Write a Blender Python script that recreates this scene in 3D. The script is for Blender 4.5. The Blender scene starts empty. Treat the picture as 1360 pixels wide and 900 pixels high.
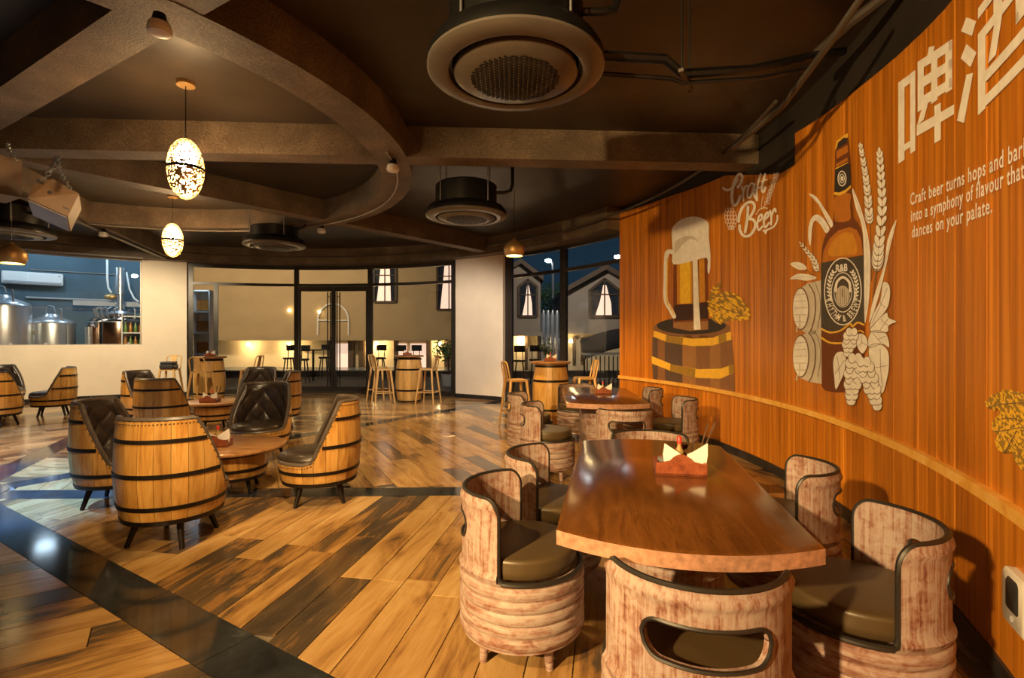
import bpy, bmesh, math, random
import numpy as np
from mathutils import Vector, Matrix
from mathutils.geometry import tessellate_polygon

# ------------------------------------------------------------------ camera, world, lights, exposure
scene = bpy.context.scene
COL = scene.collection
PI = math.pi
H = 1.4                       # camera height
F = 680.0                     # focal length in pixels of the 1360 x 900 frame
cam_d = bpy.data.cameras.new('camera')
cam_d.sensor_width = 36.0
cam_d.lens = 36.0 * F / 1360.0
cam_d.clip_end = 300
cam = bpy.data.objects.new('camera', cam_d)
cam.location = (0, 0, H)
cam.rotation_euler = (PI / 2, 0, 0)
COL.objects.link(cam)
scene.camera = cam
scene.view_settings.view_transform = 'Standard'
scene.view_settings.look = 'None'
scene.view_settings.gamma = 1.0
scene.view_settings.use_curve_mapping = False
scene.view_settings.exposure = 0.0

w = bpy.data.worlds.new('night_sky'); scene.world = w
w.use_nodes = True
bg = w.node_tree.nodes['Background']
bg.inputs[0].default_value = (0.010, 0.026, 0.045, 1)
bg.inputs[1].default_value = 1.0

WARM = (1.0, 0.62, 0.27); WARMW = (1.0, 0.74, 0.45); COOL = (0.62, 0.82, 1.0)
def lamp(name, kind, loc, power, color, target=None, size=0.1, angle=90, blend=0.6):
    d = bpy.data.lights.new(name, kind)
    d.energy = power; d.color = color
    if kind == 'AREA':
        d.size = size
    else:
        d.shadow_soft_size = size
    if kind == 'SPOT':
        d.spot_size = math.radians(angle); d.spot_blend = blend
    o = bpy.data.objects.new(name, d); o.location = loc
    if target is not None:
        o.rotation_euler = (Vector(target) - Vector(loc)).to_track_quat('-Z', 'Y').to_euler()
    COL.objects.link(o)
    return o
# track spots read off shadows and pool edges, plus unseen spots added as fill
lamp('spot_mural', 'SPOT', (-3.0, -1.9, 2.75), 2900, (1.0, 0.65, 0.28), (2.4, 4.4, 0.95), 0.08, 66, 0.9)
lamp('spot_floor', 'SPOT', (-2.3, -0.9, 3.3), 1080, (1.0, 0.64, 0.25), (-0.1, 4.3, 0.0), 0.07, 47, 0.2)
lamp('spot_aisle', 'SPOT', (-0.95, 3.9, 3.3), 260, (1.0, 0.64, 0.24), (-0.7, 4.6, 0.0), 0.07, 84, 0.4)
lamp('spot_armchairs', 'SPOT', (-1.4, 2.2, 3.3), 520, (1.0, 0.68, 0.36), (-2.4, 5.0, 0.3), 0.10, 50, 0.5)
lamp('spot_cool', 'SPOT', (-5.5, 4.1, 3.3), 3000, (0.18, 0.46, 1.0), (-4.9, 4.5, 0.0), 0.05, 54, 0.45)
lamp('spot_cool_far', 'SPOT', (-7.6, 5.9, 3.3), 1100, (0.24, 0.50, 1.0), (-7.1, 6.5, 0.0), 0.08, 62, 0.5)
lamp('spot_far', 'SPOT', (-1.8, 8.1, 3.28), 650, (1.0, 0.84, 0.66), (-1.5, 11.6, 0.3), 0.05, 86, 0.6)
lamp('spot_left_wall', 'SPOT', (-7.5, 8.9, 3.28), 760, (1.0, 0.80, 0.50), (-8.9, 12.2, 0.2), 0.05, 92, 0.6)
lamp('spot_lounge', 'SPOT', (-4.6, 7.2, 3.3), 420, WARMW, (-4.8, 8.6, 0.4), 0.05, 90, 0.7)

# ------------------------------------------------------------------ geometry helpers
CX, CY, R = -5.1, 5.4, 7.85           # the round hall
def ray(u, v):
    return Vector(((u - 680) / F, 1.0, (450 - v) / F))
def at_y(u, v, y):
    d = ray(u, v); return Vector((d.x * y, y, H + d.z * y))
def on_z(u, v, z):
    d = ray(u, v); t = (z - H) / d.z; return Vector((d.x * t, t, z))
def wall_t(u, rad=R):
    dx = (u - 680) / F
    a = dx * dx + 1; b = -2 * (dx * CX + CY); c = CX * CX + CY * CY - rad * rad
    return (-b + math.sqrt(b * b - 4 * a * c)) / (2 * a)
def wall_th(u, rad=R):
    t = wall_t(u, rad); return math.atan2(t - CY, t * (u - 680) / F - CX)
def wall_tz(u, v, rad=R):             # pixel on the round wall -> (angle, height)
    return wall_th(u, rad), H + (450 - v) / F * wall_t(u, rad)
def cyl(th, z, rad=R):
    return Vector((CX + rad * math.cos(th), CY + rad * math.sin(th), z))

class MB:
    def __init__(self): self.v = []; self.f = []; self.m = []
    def add(self, vs, fs, m=0):
        o = len(self.v); self.v += [tuple(x) for x in vs]
        self.f += [tuple(i + o for i in f) for f in fs]; self.m += [m] * len(fs)
        return self
    def box(self, c, s, rz=0, m=0, rot=None):
        M = rot if rot is not None else Matrix.Rotation(rz, 3, 'Z')
        vs = [Vector(c) + M @ Vector((sx * s[0] / 2, sy * s[1] / 2, sz * s[2] / 2)) for sx in (-1, 1) for sy in (-1, 1) for sz in (-1, 1)]
        return self.add(vs, [(0, 1, 3, 2), (4, 6, 7, 5), (0, 4, 5, 1), (2, 3, 7, 6), (0, 2, 6, 4), (1, 5, 7, 3)], m)
    def bar(self, a, b, wx, wy=None, up=(0, 0, 1), m=0):       # rectangular bar from a to b
        a = Vector(a); b = Vector(b); d = (b - a).normalized(); wy = wy or wx
        s = d.cross(Vector(up));
        if s.length < 1e-4: s = d.cross(Vector((1, 0, 0)))
        s.normalize(); t = s.cross(d)
        vs = [p + s * sx * wx / 2 + t * sy * wy / 2 for p in (a, b) for sx, sy in ((-1, -1), (1, -1), (1, 1), (-1, 1))]
        return self.add(vs, [(0, 3, 2, 1), (4, 5, 6, 7), (0, 1, 5, 4), (1, 2, 6, 5), (2, 3, 7, 6), (3, 0, 4, 7)], m)
    def cone(self, a, b, r0, r1=None, n=12, m=0):
        return self.tube([a, b], [r0, r0 if r1 is None else r1], n, m)
    def tube(self, path, r, n=8, m=0, closed=False):
        P = [Vector(p) for p in path]; k = len(P)
        rs = r if isinstance(r, (list, tuple)) else [r] * k
        vs = []; fs = []; ref = None
        for i, p in enumerate(P):
            if closed: d = P[(i + 1) % k] - P[i - 1]
            else: d = P[min(i + 1, k - 1)] - P[max(i - 1, 0)]
            d.normalize()
            if ref is None:
                ref = Vector((0, 0, 1)) if abs(d.z) < .9 else Vector((1, 0, 0))
            s = d.cross(ref)
            if s.length < 1e-5: s = d.orthogonal()
            s.normalize(); t = s.cross(d); ref = t
            for j in range(n):
                a = 2 * PI * j / n
                vs.append(p + (s * math.cos(a) + t * math.sin(a)) * rs[i])
        rng = k if closed else k - 1
        for i in range(rng):
            for j in range(n):
                a, b = i * n, ((i + 1) % k) * n
                fs.append((a + j, a + (j + 1) % n, b + (j + 1) % n, b + j))
        if not closed:
            fs.append(tuple(range(n))[::-1]); fs.append(tuple(range((k - 1) * n, k * n)))
        return self.add(vs, fs, m)
    def lathe(self, prof, n=32, c=(0, 0, 0), m=0, a0=0, a1=2 * PI):   # prof: list of (r, z)
        full = abs(a1 - a0 - 2 * PI) < 1e-6; k = n if full else n + 1
        vs = []; fs = []
        for (r, z) in prof:
            for j in range(k):
                a = a0 + (a1 - a0) * j / n
                vs.append((c[0] + r * math.cos(a), c[1] + r * math.sin(a), c[2] + z))
        for i in range(len(prof) - 1):
            for j in range(n):
                j2 = (j + 1) % k
                fs.append((i * k + j, i * k + j2, (i + 1) * k + j2, (i + 1) * k + j))
        if full and not (prof[0][0] > 1e-5 and prof[-1][0] > 1e-5):
            if prof[0][0] > 1e-5: fs.append(tuple(range(k))[::-1])
            if prof[-1][0] > 1e-5: fs.append(tuple(range((len(prof) - 1) * k, len(prof) * k)))
        return self.add(vs, fs, m)
    def prism(self, poly, z0, z1, m=0):
        n = len(poly)
        vs = [(p[0], p[1], z0) for p in poly] + [(p[0], p[1], z1) for p in poly]
        fs = [tuple(range(n))[::-1], tuple(range(n, 2 * n))] + [(i, (i + 1) % n, n + (i + 1) % n, n + i) for i in range(n)]
        return self.add(vs, fs, m)
    def arc(self, th0, th1, r0, r1, z0, z1, n=None, m=0, c=(CX, CY)):    # curved box; z may be callables of angle
        n = n or max(1, int(abs(th1 - th0) * r1 / 0.25))
        f0 = z0 if callable(z0) else (lambda t: z0); f1 = z1 if callable(z1) else (lambda t: z1)
        vs = []; fs = []
        for i in range(n + 1):
            t = th0 + (th1 - th0) * i / n
            for (rr, zz) in ((r0, f0(t)), (r1, f0(t)), (r1, f1(t)), (r0, f1(t))):
                vs.append((c[0] + rr * math.cos(t), c[1] + rr * math.sin(t), zz))
        for i in range(n):
            a, b = i * 4, i * 4 + 4
            for j in range(4): fs.append((a + j, a + (j + 1) % 4, b + (j + 1) % 4, b + j))
        fs.append((0, 3, 2, 1)); fs.append((n * 4, n * 4 + 1, n * 4 + 2, n * 4 + 3))
        return self.add(vs, fs, m)
    def ball(self, c, r, n=12, k=8, m=0):
        r = r if isinstance(r, (tuple, list)) else (r, r, r)
        vs = []; fs = []
        for i in range(k + 1):
            p = PI * i / k
            for j in range(n):
                a = 2 * PI * j / n
                vs.append((c[0] + r[0] * math.sin(p) * math.cos(a), c[1] + r[1] * math.sin(p) * math.sin(a), c[2] - r[2] * math.cos(p)))
        for i in range(k):
            for j in range(n):
                fs.append((i * n + j, i * n + (j + 1) % n, (i + 1) * n + (j + 1) % n, (i + 1) * n + j))
        return self.add(vs, fs, m)
    def build(self, name, mats, parent=None, smooth=True, ang=40, weld=False, loc=None):
        me = bpy.data.meshes.new(name)
        me.from_pydata(self.v, [], self.f)
        mats = mats if isinstance(mats, (list, tuple)) else [mats]
        for mm in mats: me.materials.append(mm)
        if len(mats) > 1: me.polygons.foreach_set('material_index', self.m)
        bm = bmesh.new(); bm.from_mesh(me)
        bmesh.ops.remove_doubles(bm, verts=bm.verts, dist=1e-5)
        bmesh.ops.recalc_face_normals(bm, faces=bm.faces)
        bm.to_mesh(me); bm.free()
        if smooth:
            me.polygons.foreach_set('use_smooth', [True] * len(me.polygons))
            me.set_sharp_from_angle(angle=math.radians(ang))
        o = bpy.data.objects.new(name, me); COL.objects.link(o)
        if loc is not None: o.location = loc
        if parent is not None: o.parent = parent
        return o

def tag(o, label=None, cat=None, group=None, kind=None):
    if label: o['label'] = label
    if cat: o['category'] = cat
    if group: o['group'] = group
    if kind: o['kind'] = kind
    return o
def thing(name, loc=(0, 0, 0), rz=0, label=None, cat=None, group=None, kind=None):
    o = bpy.data.objects.new(name, None); o.location = loc; o.rotation_euler = (0, 0, rz)
    o.empty_display_size = 0.1
    COL.objects.link(o); return tag(o, label, cat, group, kind)
KIDS = {}
def dup(root, loc, rz=0, label=None, group=None, parent=None):
    def cp(o, par):
        c = o.copy(); COL.objects.link(c); c.parent = par
        for ch in o.children: cp(ch, c)
        return c
    r = cp(root, parent); r.location = loc; r.rotation_euler = (0, 0, rz)
    if label: r['label'] = label
    if group: r['group'] = group
    return r
def struct(o): o['kind'] = 'structure'; return o

# ------------------------------------------------------------------ materials
def base_mat(name):
    m = bpy.data.materials.new(name); m.use_nodes = True
    nt = m.node_tree; return m, nt, nt.nodes['Principled BSDF']
def N(nt, t, **kw):
    n = nt.nodes.new(t)
    for k, v in kw.items(): setattr(n, k, v)
    return n
def ramp(nt, fac, stops):
    r = N(nt, 'ShaderNodeValToRGB'); el = r.color_ramp.elements
    while len(el) < len(stops): el.new(0.5)
    for e, (p, c) in zip(el, stops): e.position = p; e.color = (*c, 1) if len(c) == 3 else c
    nt.links.new(fac, r.inputs[0]); return r.outputs[0]
def noise(nt, vec, scale=5, detail=4, rough=.55, dist=0):
    n = N(nt, 'ShaderNodeTexNoise'); n.inputs['Scale'].default_value = scale
    n.inputs['Detail'].default_value = detail; n.inputs['Roughness'].default_value = rough
    n.inputs['Distortion'].default_value = dist
    nt.links.new(vec, n.inputs['Vector']); return n.outputs['Fac']
def mapping(nt, scale, src='Object', rnd=0.0):
    tc = N(nt, 'ShaderNodeTexCoord'); mp = N(nt, 'ShaderNodeMapping'); mp.inputs['Scale'].default_value = scale
    nt.links.new(tc.outputs[src], mp.inputs[0])
    if rnd:
        oi = N(nt, 'ShaderNodeObjectInfo'); mu = N(nt, 'ShaderNodeMath', operation='MULTIPLY'); mu.inputs[1].default_value = rnd
        nt.links.new(oi.outputs['Random'], mu.inputs[0]); nt.links.new(mu.outputs[0], mp.inputs['Location'])
    return mp.outputs[0]
def bump(nt, b, h, strength=.3, dist=.01):
    n = N(nt, 'ShaderNodeBump'); n.inputs['Strength'].default_value = strength; n.inputs['Distance'].default_value = dist
    nt.links.new(h, n.inputs['Height']); nt.links.new(n.outputs[0], b.inputs['Normal'])
def plain(name, col, rough=.5, metal=0, var=.12, scale=6, bumps=0, coat=0, rnd=0):
    m, nt, b = base_mat(name)
    b.inputs['Roughness'].default_value = rough; b.inputs['Metallic'].default_value = metal
    if coat: b.inputs['Coat Weight'].default_value = coat; b.inputs['Coat Roughness'].default_value = .08
    vec = mapping(nt, (1, 1, 1), rnd=rnd)
    f = noise(nt, vec, scale, 5)
    lo = tuple(c * (1 - var) for c in col); hi = tuple(min(1, c * (1 + var)) for c in col)
    nt.links.new(ramp(nt, f, [(.3, lo), (.7, hi)]), b.inputs['Base Color'])
    if bumps: bump(nt, b, noise(nt, vec, scale * 8, 6), bumps, .01)
    return m
def wood(name, dark, mid, light, scale=(14, 14, 1.2), rough=.4, rnd=7.0, tone=.25, bumps=.12, coat=0):
    m, nt, b = base_mat(name)
    b.inputs['Roughness'].default_value = rough
    if coat: b.inputs['Coat Weight'].default_value = coat; b.inputs['Coat Roughness'].default_value = .15
    vec = mapping(nt, scale, rnd=rnd)
    f1 = noise(nt, vec, 1.0, 6, .6, .6); f2 = noise(nt, vec, 4.0, 4, .6, .3)
    mx = N(nt, 'ShaderNodeMath', operation='MULTIPLY_ADD'); mx.inputs[1].default_value = .35
    nt.links.new(f2, mx.inputs[0]); nt.links.new(f1, mx.inputs[2])
    c = ramp(nt, mx.outputs[0], [(.42, dark), (.62, mid), (.85, light)])
    if tone:
        oi = N(nt, 'ShaderNodeObjectInfo'); mr = N(nt, 'ShaderNodeMapRange')
        mr.inputs[3].default_value = 1 - tone; mr.inputs[4].default_value = 1 + tone
        nt.links.new(oi.outputs['Random'], mr.inputs[0])
        hs = N(nt, 'ShaderNodeHueSaturation'); nt.links.new(mr.outputs[0], hs.inputs['Value']); nt.links.new(c, hs.inputs['Color']); c = hs.outputs[0]
    nt.links.new(c, b.inputs['Base Color'])
    if bumps: bump(nt, b, mx.outputs[0], bumps, .006)
    return m
def emit(name, col, s):
    m, nt, b = base_mat(name)
    b.inputs['Base Color'].default_value = (*col, 1); b.inputs['Emission Color'].default_value = (*col, 1)
    b.inputs['Emission Strength'].default_value = s; return m
def glass_mat(name, tint=(1, 1, 1), refl=1.0):
    m = bpy.data.materials.new(name); m.use_nodes = True; nt = m.node_tree
    nt.nodes.clear()
    out = N(nt, 'ShaderNodeOutputMaterial'); mix = N(nt, 'ShaderNodeMixShader'); tr = N(nt, 'ShaderNodeBsdfTransparent'); gl = N(nt, 'ShaderNodeBsdfGlossy')
    tr.inputs[0].default_value = (*tint, 1); gl.inputs['Roughness'].default_value = .0
    fr = N(nt, 'ShaderNodeFresnel'); fr.inputs[0].default_value = 1.5
    mu = N(nt, 'ShaderNodeMath', operation='MULTIPLY'); mu.inputs[1].default_value = refl
    ge = N(nt, 'ShaderNodeNewGeometry'); iv = N(nt, 'ShaderNodeMath', operation='SUBTRACT'); iv.inputs[0].default_value = 1.0
    nt.links.new(ge.outputs['Backfacing'], iv.inputs[1])          # the pane is thin: only its outer faces mirror
    m2 = N(nt, 'ShaderNodeMath', operation='MULTIPLY'); nt.links.new(mu.outputs[0], m2.inputs[0]); nt.links.new(iv.outputs[0], m2.inputs[1])
    nt.links.new(fr.outputs[0], mu.inputs[0]); nt.links.new(m2.outputs[0], mix.inputs[0])
    nt.links.new(tr.outputs[0], mix.inputs[1]); nt.links.new(gl.outputs[0], mix.inputs[2]); nt.links.new(mix.outputs[0], out.inputs[0])
    return m

M = {}
M['cream'] = plain('cream_plaster', (.80, .70, .57), .7, var=.05, scale=2, bumps=.03)
M['blue_wall'] = plain('slate_blue_paint', (.06, .115, .15), .6, var=.15, scale=1.5)
M['black_wall'] = plain('black_paint', (.018, .014, .011), .6, var=.2, scale=2)
def slab_mat():
    m, nt, b = base_mat('dark_ceiling_paint')
    vec = mapping(nt, (1, 1, 1)); f = noise(nt, vec, 1.3, 6, .6, .4)
    nt.links.new(ramp(nt, f, [(.3, (.022, .015, .009)), (.7, (.06, .042, .026))]), b.inputs['Base Color'])
    b.inputs['Roughness'].default_value = .42
    bump(nt, b, noise(nt, vec, 3, 5), .15, .02); return m
M['slab'] = slab_mat()
def beam_mat():
    m, nt, b = base_mat('rough_brown_render')
    vec = mapping(nt, (1, 1, 1)); f = noise(nt, vec, 90, 3, .7); g = noise(nt, vec, 2.2, 4)
    mx = N(nt, 'ShaderNodeMath', operation='MULTIPLY_ADD'); mx.inputs[1].default_value = .6
    nt.links.new(g, mx.inputs[0]); nt.links.new(f, mx.inputs[2])
    nt.links.new(ramp(nt, mx.outputs[0], [(.5, (.04, .028, .018)), (.8, (.13, .092, .058)), (1.0, (.26, .19, .125))]), b.inputs['Base Color'])
    b.inputs['Roughness'].default_value = .6
    bump(nt, b, f, .6, .006); return m
M['beam'] = beam_mat()
def plank_mat():
    m, nt, b = base_mat('rustic_plank_tile')
    at = N(nt, 'ShaderNodeAttribute', attribute_name='tone')
    uv = N(nt, 'ShaderNodeUVMap', uv_map='UVMap')
    def mp(s):
        q = N(nt, 'ShaderNodeMapping'); q.inputs['Scale'].default_value = s; nt.links.new(uv.outputs[0], q.inputs[0]); return q.outputs[0]
    blot = noise(nt, mp((1.5, 5.5, 1)), 1.0, 5, .6, .8)
    grain = noise(nt, mp((1.6, 38, 1)), 1.0, 6, .7, .9)
    a = N(nt, 'ShaderNodeMath', operation='MULTIPLY_ADD'); a.inputs[1].default_value = .38
    nt.links.new(at.outputs['Fac'], a.inputs[0]); nt.links.new(blot, a.inputs[2])
    bb = N(nt, 'ShaderNodeMath', operation='MULTIPLY_ADD'); bb.inputs[1].default_value = .42
    nt.links.new(grain, bb.inputs[0]); nt.links.new(a.outputs[0], bb.inputs[2])
    sc = N(nt, 'ShaderNodeMath', operation='MULTIPLY'); sc.inputs[1].default_value = .7; nt.links.new(bb.outputs[0], sc.inputs[0])
    c = ramp(nt, sc.outputs[0], [(.44, (.045, .034, .026)), (.575, (.080, .056, .036)), (.630, (.20, .104, .038)), (.73, (.35, .20, .072)), (.90, (.47, .31, .135))])
    nt.links.new(c, b.inputs['Base Color'])
    b.inputs['Roughness'].default_value = .17
    b.inputs['Specular IOR Level'].default_value = .6
    bump(nt, b, grain, .06, .003); return m
M['plank'] = plank_mat()
def granite():
    m, nt, b = base_mat('black_granite')
    vec = mapping(nt, (1, 1, 1)); f = noise(nt, vec, 3.5, 8, .7, .5)
    nt.links.new(ramp(nt, f, [(.35, (.012, .013, .016)), (.62, (.03, .034, .04)), (.75, (.085, .085, .085))]), b.inputs['Base Color'])
    b.inputs['Roughness'].default_value = .09; return m
M['granite'] = granite()
M['grout'] = plain('grey_grout', (.16, .13, .1), .8)
M['skirting'] = plain('dark_skirting_stone', (.02, .02, .022), .3, var=.4, scale=5)
M['mural_wood'] = wood('orange_stained_board', (.25, .070, .005), (.48, .155, .010), (.70, .26, .022), (17, 17, .42), .36, 9, .16, .10)
M['rail_wood'] = wood('honey_wood_rail', (.62, .27, .04), (.80, .42, .07), (.88, .52, .14), (6, 6, 6), .4, 0, 0, .05)
M['frame'] = plain('dark_bronze_frame', (.035, .03, .026), .35, .3, var=.15)
M['glass'] = glass_mat('clear_glass', (.96, .97, .97), 1.15)
M['black_metal'] = plain('black_metal', (.012, .012, .012), .35, .4, var=.2)
M['hoop'] = plain('black_iron_hoop', (.016, .012, .010), .45, .5, var=.3, scale=25)
M['stave'] = wood('golden_barrel_oak', (.24, .105, .022), (.47, .24, .055), (.60, .36, .11), (16, 16, 1.6), .36, 9, .16, .10, coat=.2)
M['barrel_grey'] = wood('pale_barrel_oak', (.30, .14, .03), (.52, .28, .07), (.62, .40, .14), (16, 16, 1.6), .42, 9, .2, .10)
M['table_wood'] = wood('coffee_table_top', (.13, .058, .02), (.25, .12, .045), (.36, .19, .08), (3, 26, 26), .28, 5, 0, .06, coat=.3)
M['leather'] = plain('dark_brown_leather', (.032, .023, .017), .32, var=.25, scale=12, bumps=.08)
M['lip'] = plain('worn_leather_lip', (.075, .058, .045), .4, var=.25, scale=18)
M['stud'] = plain('brass_stud', (.35, .25, .12), .35, .9)
M['vinyl'] = plain('olive_brown_vinyl', (.070, .046, .020), .42, var=.12, scale=5, bumps=.04)
M['piping'] = plain('charcoal_piping', (.017, .014, .012), .45)
def whitewash():
    m, nt, b = base_mat('whitewashed_red_wood')
    v1 = mapping(nt, (70, 70, 5), rnd=5); v2 = mapping(nt, (16, 16, 22), rnd=5); v3 = mapping(nt, (5, 5, 60), rnd=5)
    streak = noise(nt, v1, 1, 5, .65, .3); med = noise(nt, v2, 1, 6, .7, .8); hor = noise(nt, v3, 1, 4, .6, .3)
    tc = N(nt, 'ShaderNodeTexCoord'); sp = N(nt, 'ShaderNodeSeparateXYZ'); nt.links.new(tc.outputs['Object'], sp.inputs[0])
    lt = N(nt, 'ShaderNodeMath', operation='LESS_THAN'); lt.inputs[1].default_value = .40; nt.links.new(sp.outputs['Z'], lt.inputs[0])
    mixf = N(nt, 'ShaderNodeMix'); mixf.data_type = 'FLOAT'          # horizontal wear on the ribs, upright brush marks above
    nt.links.new(lt.outputs[0], mixf.inputs[0]); nt.links.new(streak, mixf.inputs[2]); nt.links.new(hor, mixf.inputs[3])
    a = N(nt, 'ShaderNodeMath', operation='MULTIPLY_ADD'); a.inputs[1].default_value = .8
    nt.links.new(med, a.inputs[0]); nt.links.new(mixf.outputs[0], a.inputs[2])
    nt.links.new(ramp(nt, a.outputs[0], [(.66, (.12, .045, .030)), (.77, (.21, .100, .070)), (.87, (.275, .180, .150)), (1.10, (.335, .265, .235))]), b.inputs['Base Color'])
    b.inputs['Roughness'].default_value = .6; bump(nt, b, a.outputs[0], .35, .005); return m
M['whitewash'] = whitewash()
M['polished_top'] = wood('polished_red_brown_top', (.062, .021, .005), (.098, .036, .008), (.135, .052, .012), (26, 3, 26), .20, 4, 0, .015, coat=.5)
M['caddy'] = wood('mahogany_caddy', (.10, .025, .012), (.20, .05, .02), (.27, .08, .03), (20, 5, 20), .35, 3, 0, .04)
M['napkin'] = plain('white_paper', (.80, .78, .73), .8, var=.03)
M['steel'] = plain('brushed_steel', (.58, .61, .64), .30, .85, var=.1, scale=3)
M['chrome'] = plain('polished_cutlery', (.6, .6, .6), .15, 1.0, var=.05)
M['copper'] = plain('copper_pendant', (.66, .42, .17), .42, .75, var=.2, scale=5)
M['copper_tank'] = plain('copper_tank', (.55, .34, .22), .12, 1.0, var=.15, scale=2)
M['stool'] = plain('tan_painted_metal', (.62, .38, .14), .38, .15, var=.1)
M['white'] = plain('white_plastic', (.78, .76, .72), .4, var=.03)
M['grey_plastic'] = plain('grey_plastic', (.35, .36, .37), .45, var=.05)
M['dark_plastic'] = plain('charcoal_plastic', (.03, .03, .03), .35, var=.1)
M['ac_face'] = plain('ac_panel_plastic', (.13, .115, .10), .28, .2, var=.06)
M['speaker_wood'] = plain('brown_speaker_box', (.20, .125, .065), .5, var=.1)
M['pipe'] = plain('dark_conduit', (.09, .075, .06), .4, .5, var=.2)
M['pipe_light'] = plain('grey_conduit', (.38, .34, .29), .45, .3, var=.1)
M['leaf'] = plain('green_leaf', (.10, .17, .05), .5, var=.3, scale=20)
M['red'] = plain('red_cap', (.5, .03, .02), .4)
M['sauce'] = plain('sauce_bottle', (.36, .25, .10), .15, var=.3)
M['edge_wood'] = plain('worn_pink_edge', (.33, .175, .11), .5, var=.35, scale=40)
M['hole'] = plain('unlit_grille_hole', (.004, .004, .004), .95, var=0)
# ------------------------------------------------------------------ floor
CF = Vector((-5.0, 4.6)); RF = 8.05
floor = struct(MB().lathe([(0.0, -.06), (RF + 6, -.06), (RF + 6, -.012), (0.0, -.012)], 96, (CX, CY, 0)).build('floor', M['grout'], smooth=False))
STR = [-31.7, 1.5, 55.5, 114.0, 175.0, 240.0, 288.0]
DIRS = [80, 117, 175, 57, 118, 174, 34]        # plank direction of each sector
HALF = .135
circ = [Vector((CX + RF * math.cos(2 * PI * i / 90), CY + RF * math.sin(2 * PI * i / 90))) for i in range(90)]
def clip(poly, p, n):                          # keep the side (x-p).n >= 0
    out = []; k = len(poly)
    for i in range(k):
        a, b = poly[i], poly[(i + 1) % k]; da = (a - p).dot(n); db = (b - p).dot(n)
        if da >= 0: out.append(a)
        if (da >= 0) != (db >= 0): out.append(a + (b - a) * (da / (da - db)))
    return out
def area(poly):
    return .5 * abs(sum(poly[i].x * poly[i - 1].y - poly[i - 1].x * poly[i].y for i in range(len(poly)))) if len(poly) > 2 else 0
def px_area(poly):
    q = []
    for p in poly:
        if p.y < .35: return 0
        q.append(Vector((680 + F * p.x / p.y, 450 + F * H / p.y)))
    for p, n in ((Vector((0, 0)), Vector((1, 0))), (Vector((1360, 0)), Vector((-1, 0))), (Vector((0, 900)), Vector((0, -1)))):
        q = clip(q, p, n)
        if len(q) < 3: return 0
    return area(q)
rnd = random.Random(5)
tiles = []
PW, PL, GAP = .20, 1.20, .0025
for i, a0 in enumerate(STR):
    a1 = STR[(i + 1) % len(STR)] + (360 if i == len(STR) - 1 else 0)
    r0, r1 = math.radians(a0), math.radians(a1)
    n0 = Vector((-math.sin(r0), math.cos(r0))); n1 = Vector((math.sin(r1), -math.cos(r1)))
    reg = clip(clip(list(circ), CF + n0 * HALF, n0), CF + n1 * HALF, n1)
    d = Vector((math.cos(math.radians(DIRS[i])), math.sin(math.radians(DIRS[i])))); s = Vector((-d.y, d.x))
    ls = [(p - CF).dot(d) for p in reg]; ss = [(p - CF).dot(s) for p in reg]
    row = math.floor(min(ss) / PW)
    while row * PW < max(ss):
        off = rnd.random() * PL; x = math.floor((min(ls)) / PL) * PL - off
        while x < max(ls):
            rect = [CF + d * (x + GAP) + s * (row * PW + GAP), CF + d * (x + PL - GAP) + s * (row * PW + GAP),
                    CF + d * (x + PL - GAP) + s * (row * PW + PW - GAP), CF + d * (x + GAP) + s * (row * PW + PW - GAP)]
            poly = rect
            for k in range(len(reg)):
                e = reg[(k + 1) % len(reg)] - reg[k]
                if e.length < 1e-6: continue
                poly = clip(poly, reg[k], Vector((-e.y, e.x)).normalized())
                if len(poly) < 3: break
            if len(poly) >= 3 and area(poly) > .004:
                tiles.append((px_area(poly), poly, d, s, rnd.random(), rnd.random() * 40, rnd.random() * 40))
            x += PL
        row += 1
tiles.sort(key=lambda t: -t[0])
def tile_mesh(name, ts):
    vs, fs, uv, tn = [], [], [], []
    for (_, poly, d, s, tone, ou, ov) in ts:
        o = len(vs); k = len(poly); c = sum(poly, Vector((0, 0))) / k
        ins = [p + (c - p).normalized() * .0015 for p in poly]
        vs += [(p.x, p.y, -.012) for p in poly] + [(p.x, p.y, -.0012) for p in poly] + [(p.x, p.y, 0) for p in ins]
        fl = [tuple(o + 2 * k + j for j in range(k))]
        for lv in (0, 1): fl += [(o + lv * k + j, o + lv * k + (j + 1) % k, o + (lv + 1) * k + (j + 1) % k, o + (lv + 1) * k + j) for j in range(k)]
        fs += fl
        tone = 1.0 if tone > .55 else (.75 if tone > .28 else .15 + tone)
        for f in fl:
            for j in f:
                p = Vector(vs[j][:2]); uv += [p.dot(d) + ou, p.dot(s) + ov]
        tn += [tone] * (3 * k)
    me = bpy.data.meshes.new(name); me.from_pydata(vs, [], fs); me.materials.append(M['plank'])
    me.uv_layers.new(name='UVMap').data.foreach_set('uv', uv)
    me.attributes.new('tone', 'FLOAT', 'POINT').data.foreach_set('value', tn)
    o = bpy.data.objects.new(name, me); COL.objects.link(o); o.parent = floor
    return o
for t in tiles[:290]: tile_mesh('floor_plank', [t])
tag(tile_mesh('floor_plank_field', tiles[290:]), kind='stuff')
for a in STR:                                   # black granite bands between the sectors
    a = math.radians(a); d = Vector((math.cos(a), math.sin(a))); s = Vector((-d.y, d.x)); x = .36
    while x < 16:
        w2 = HALF - .003
        poly = [CF + d * (x + .002) - s * w2, CF + d * (x + .798) - s * w2, CF + d * (x + .798) + s * w2, CF + d * (x + .002) + s * w2]
        if all((p - Vector((CX, CY))).length < RF for p in poly[:2]):
            MB().prism([(p.x, p.y) for p in poly], -.012, -.0002).build('granite_strip', M['granite'], floor, smooth=False)
        x += .80
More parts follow.
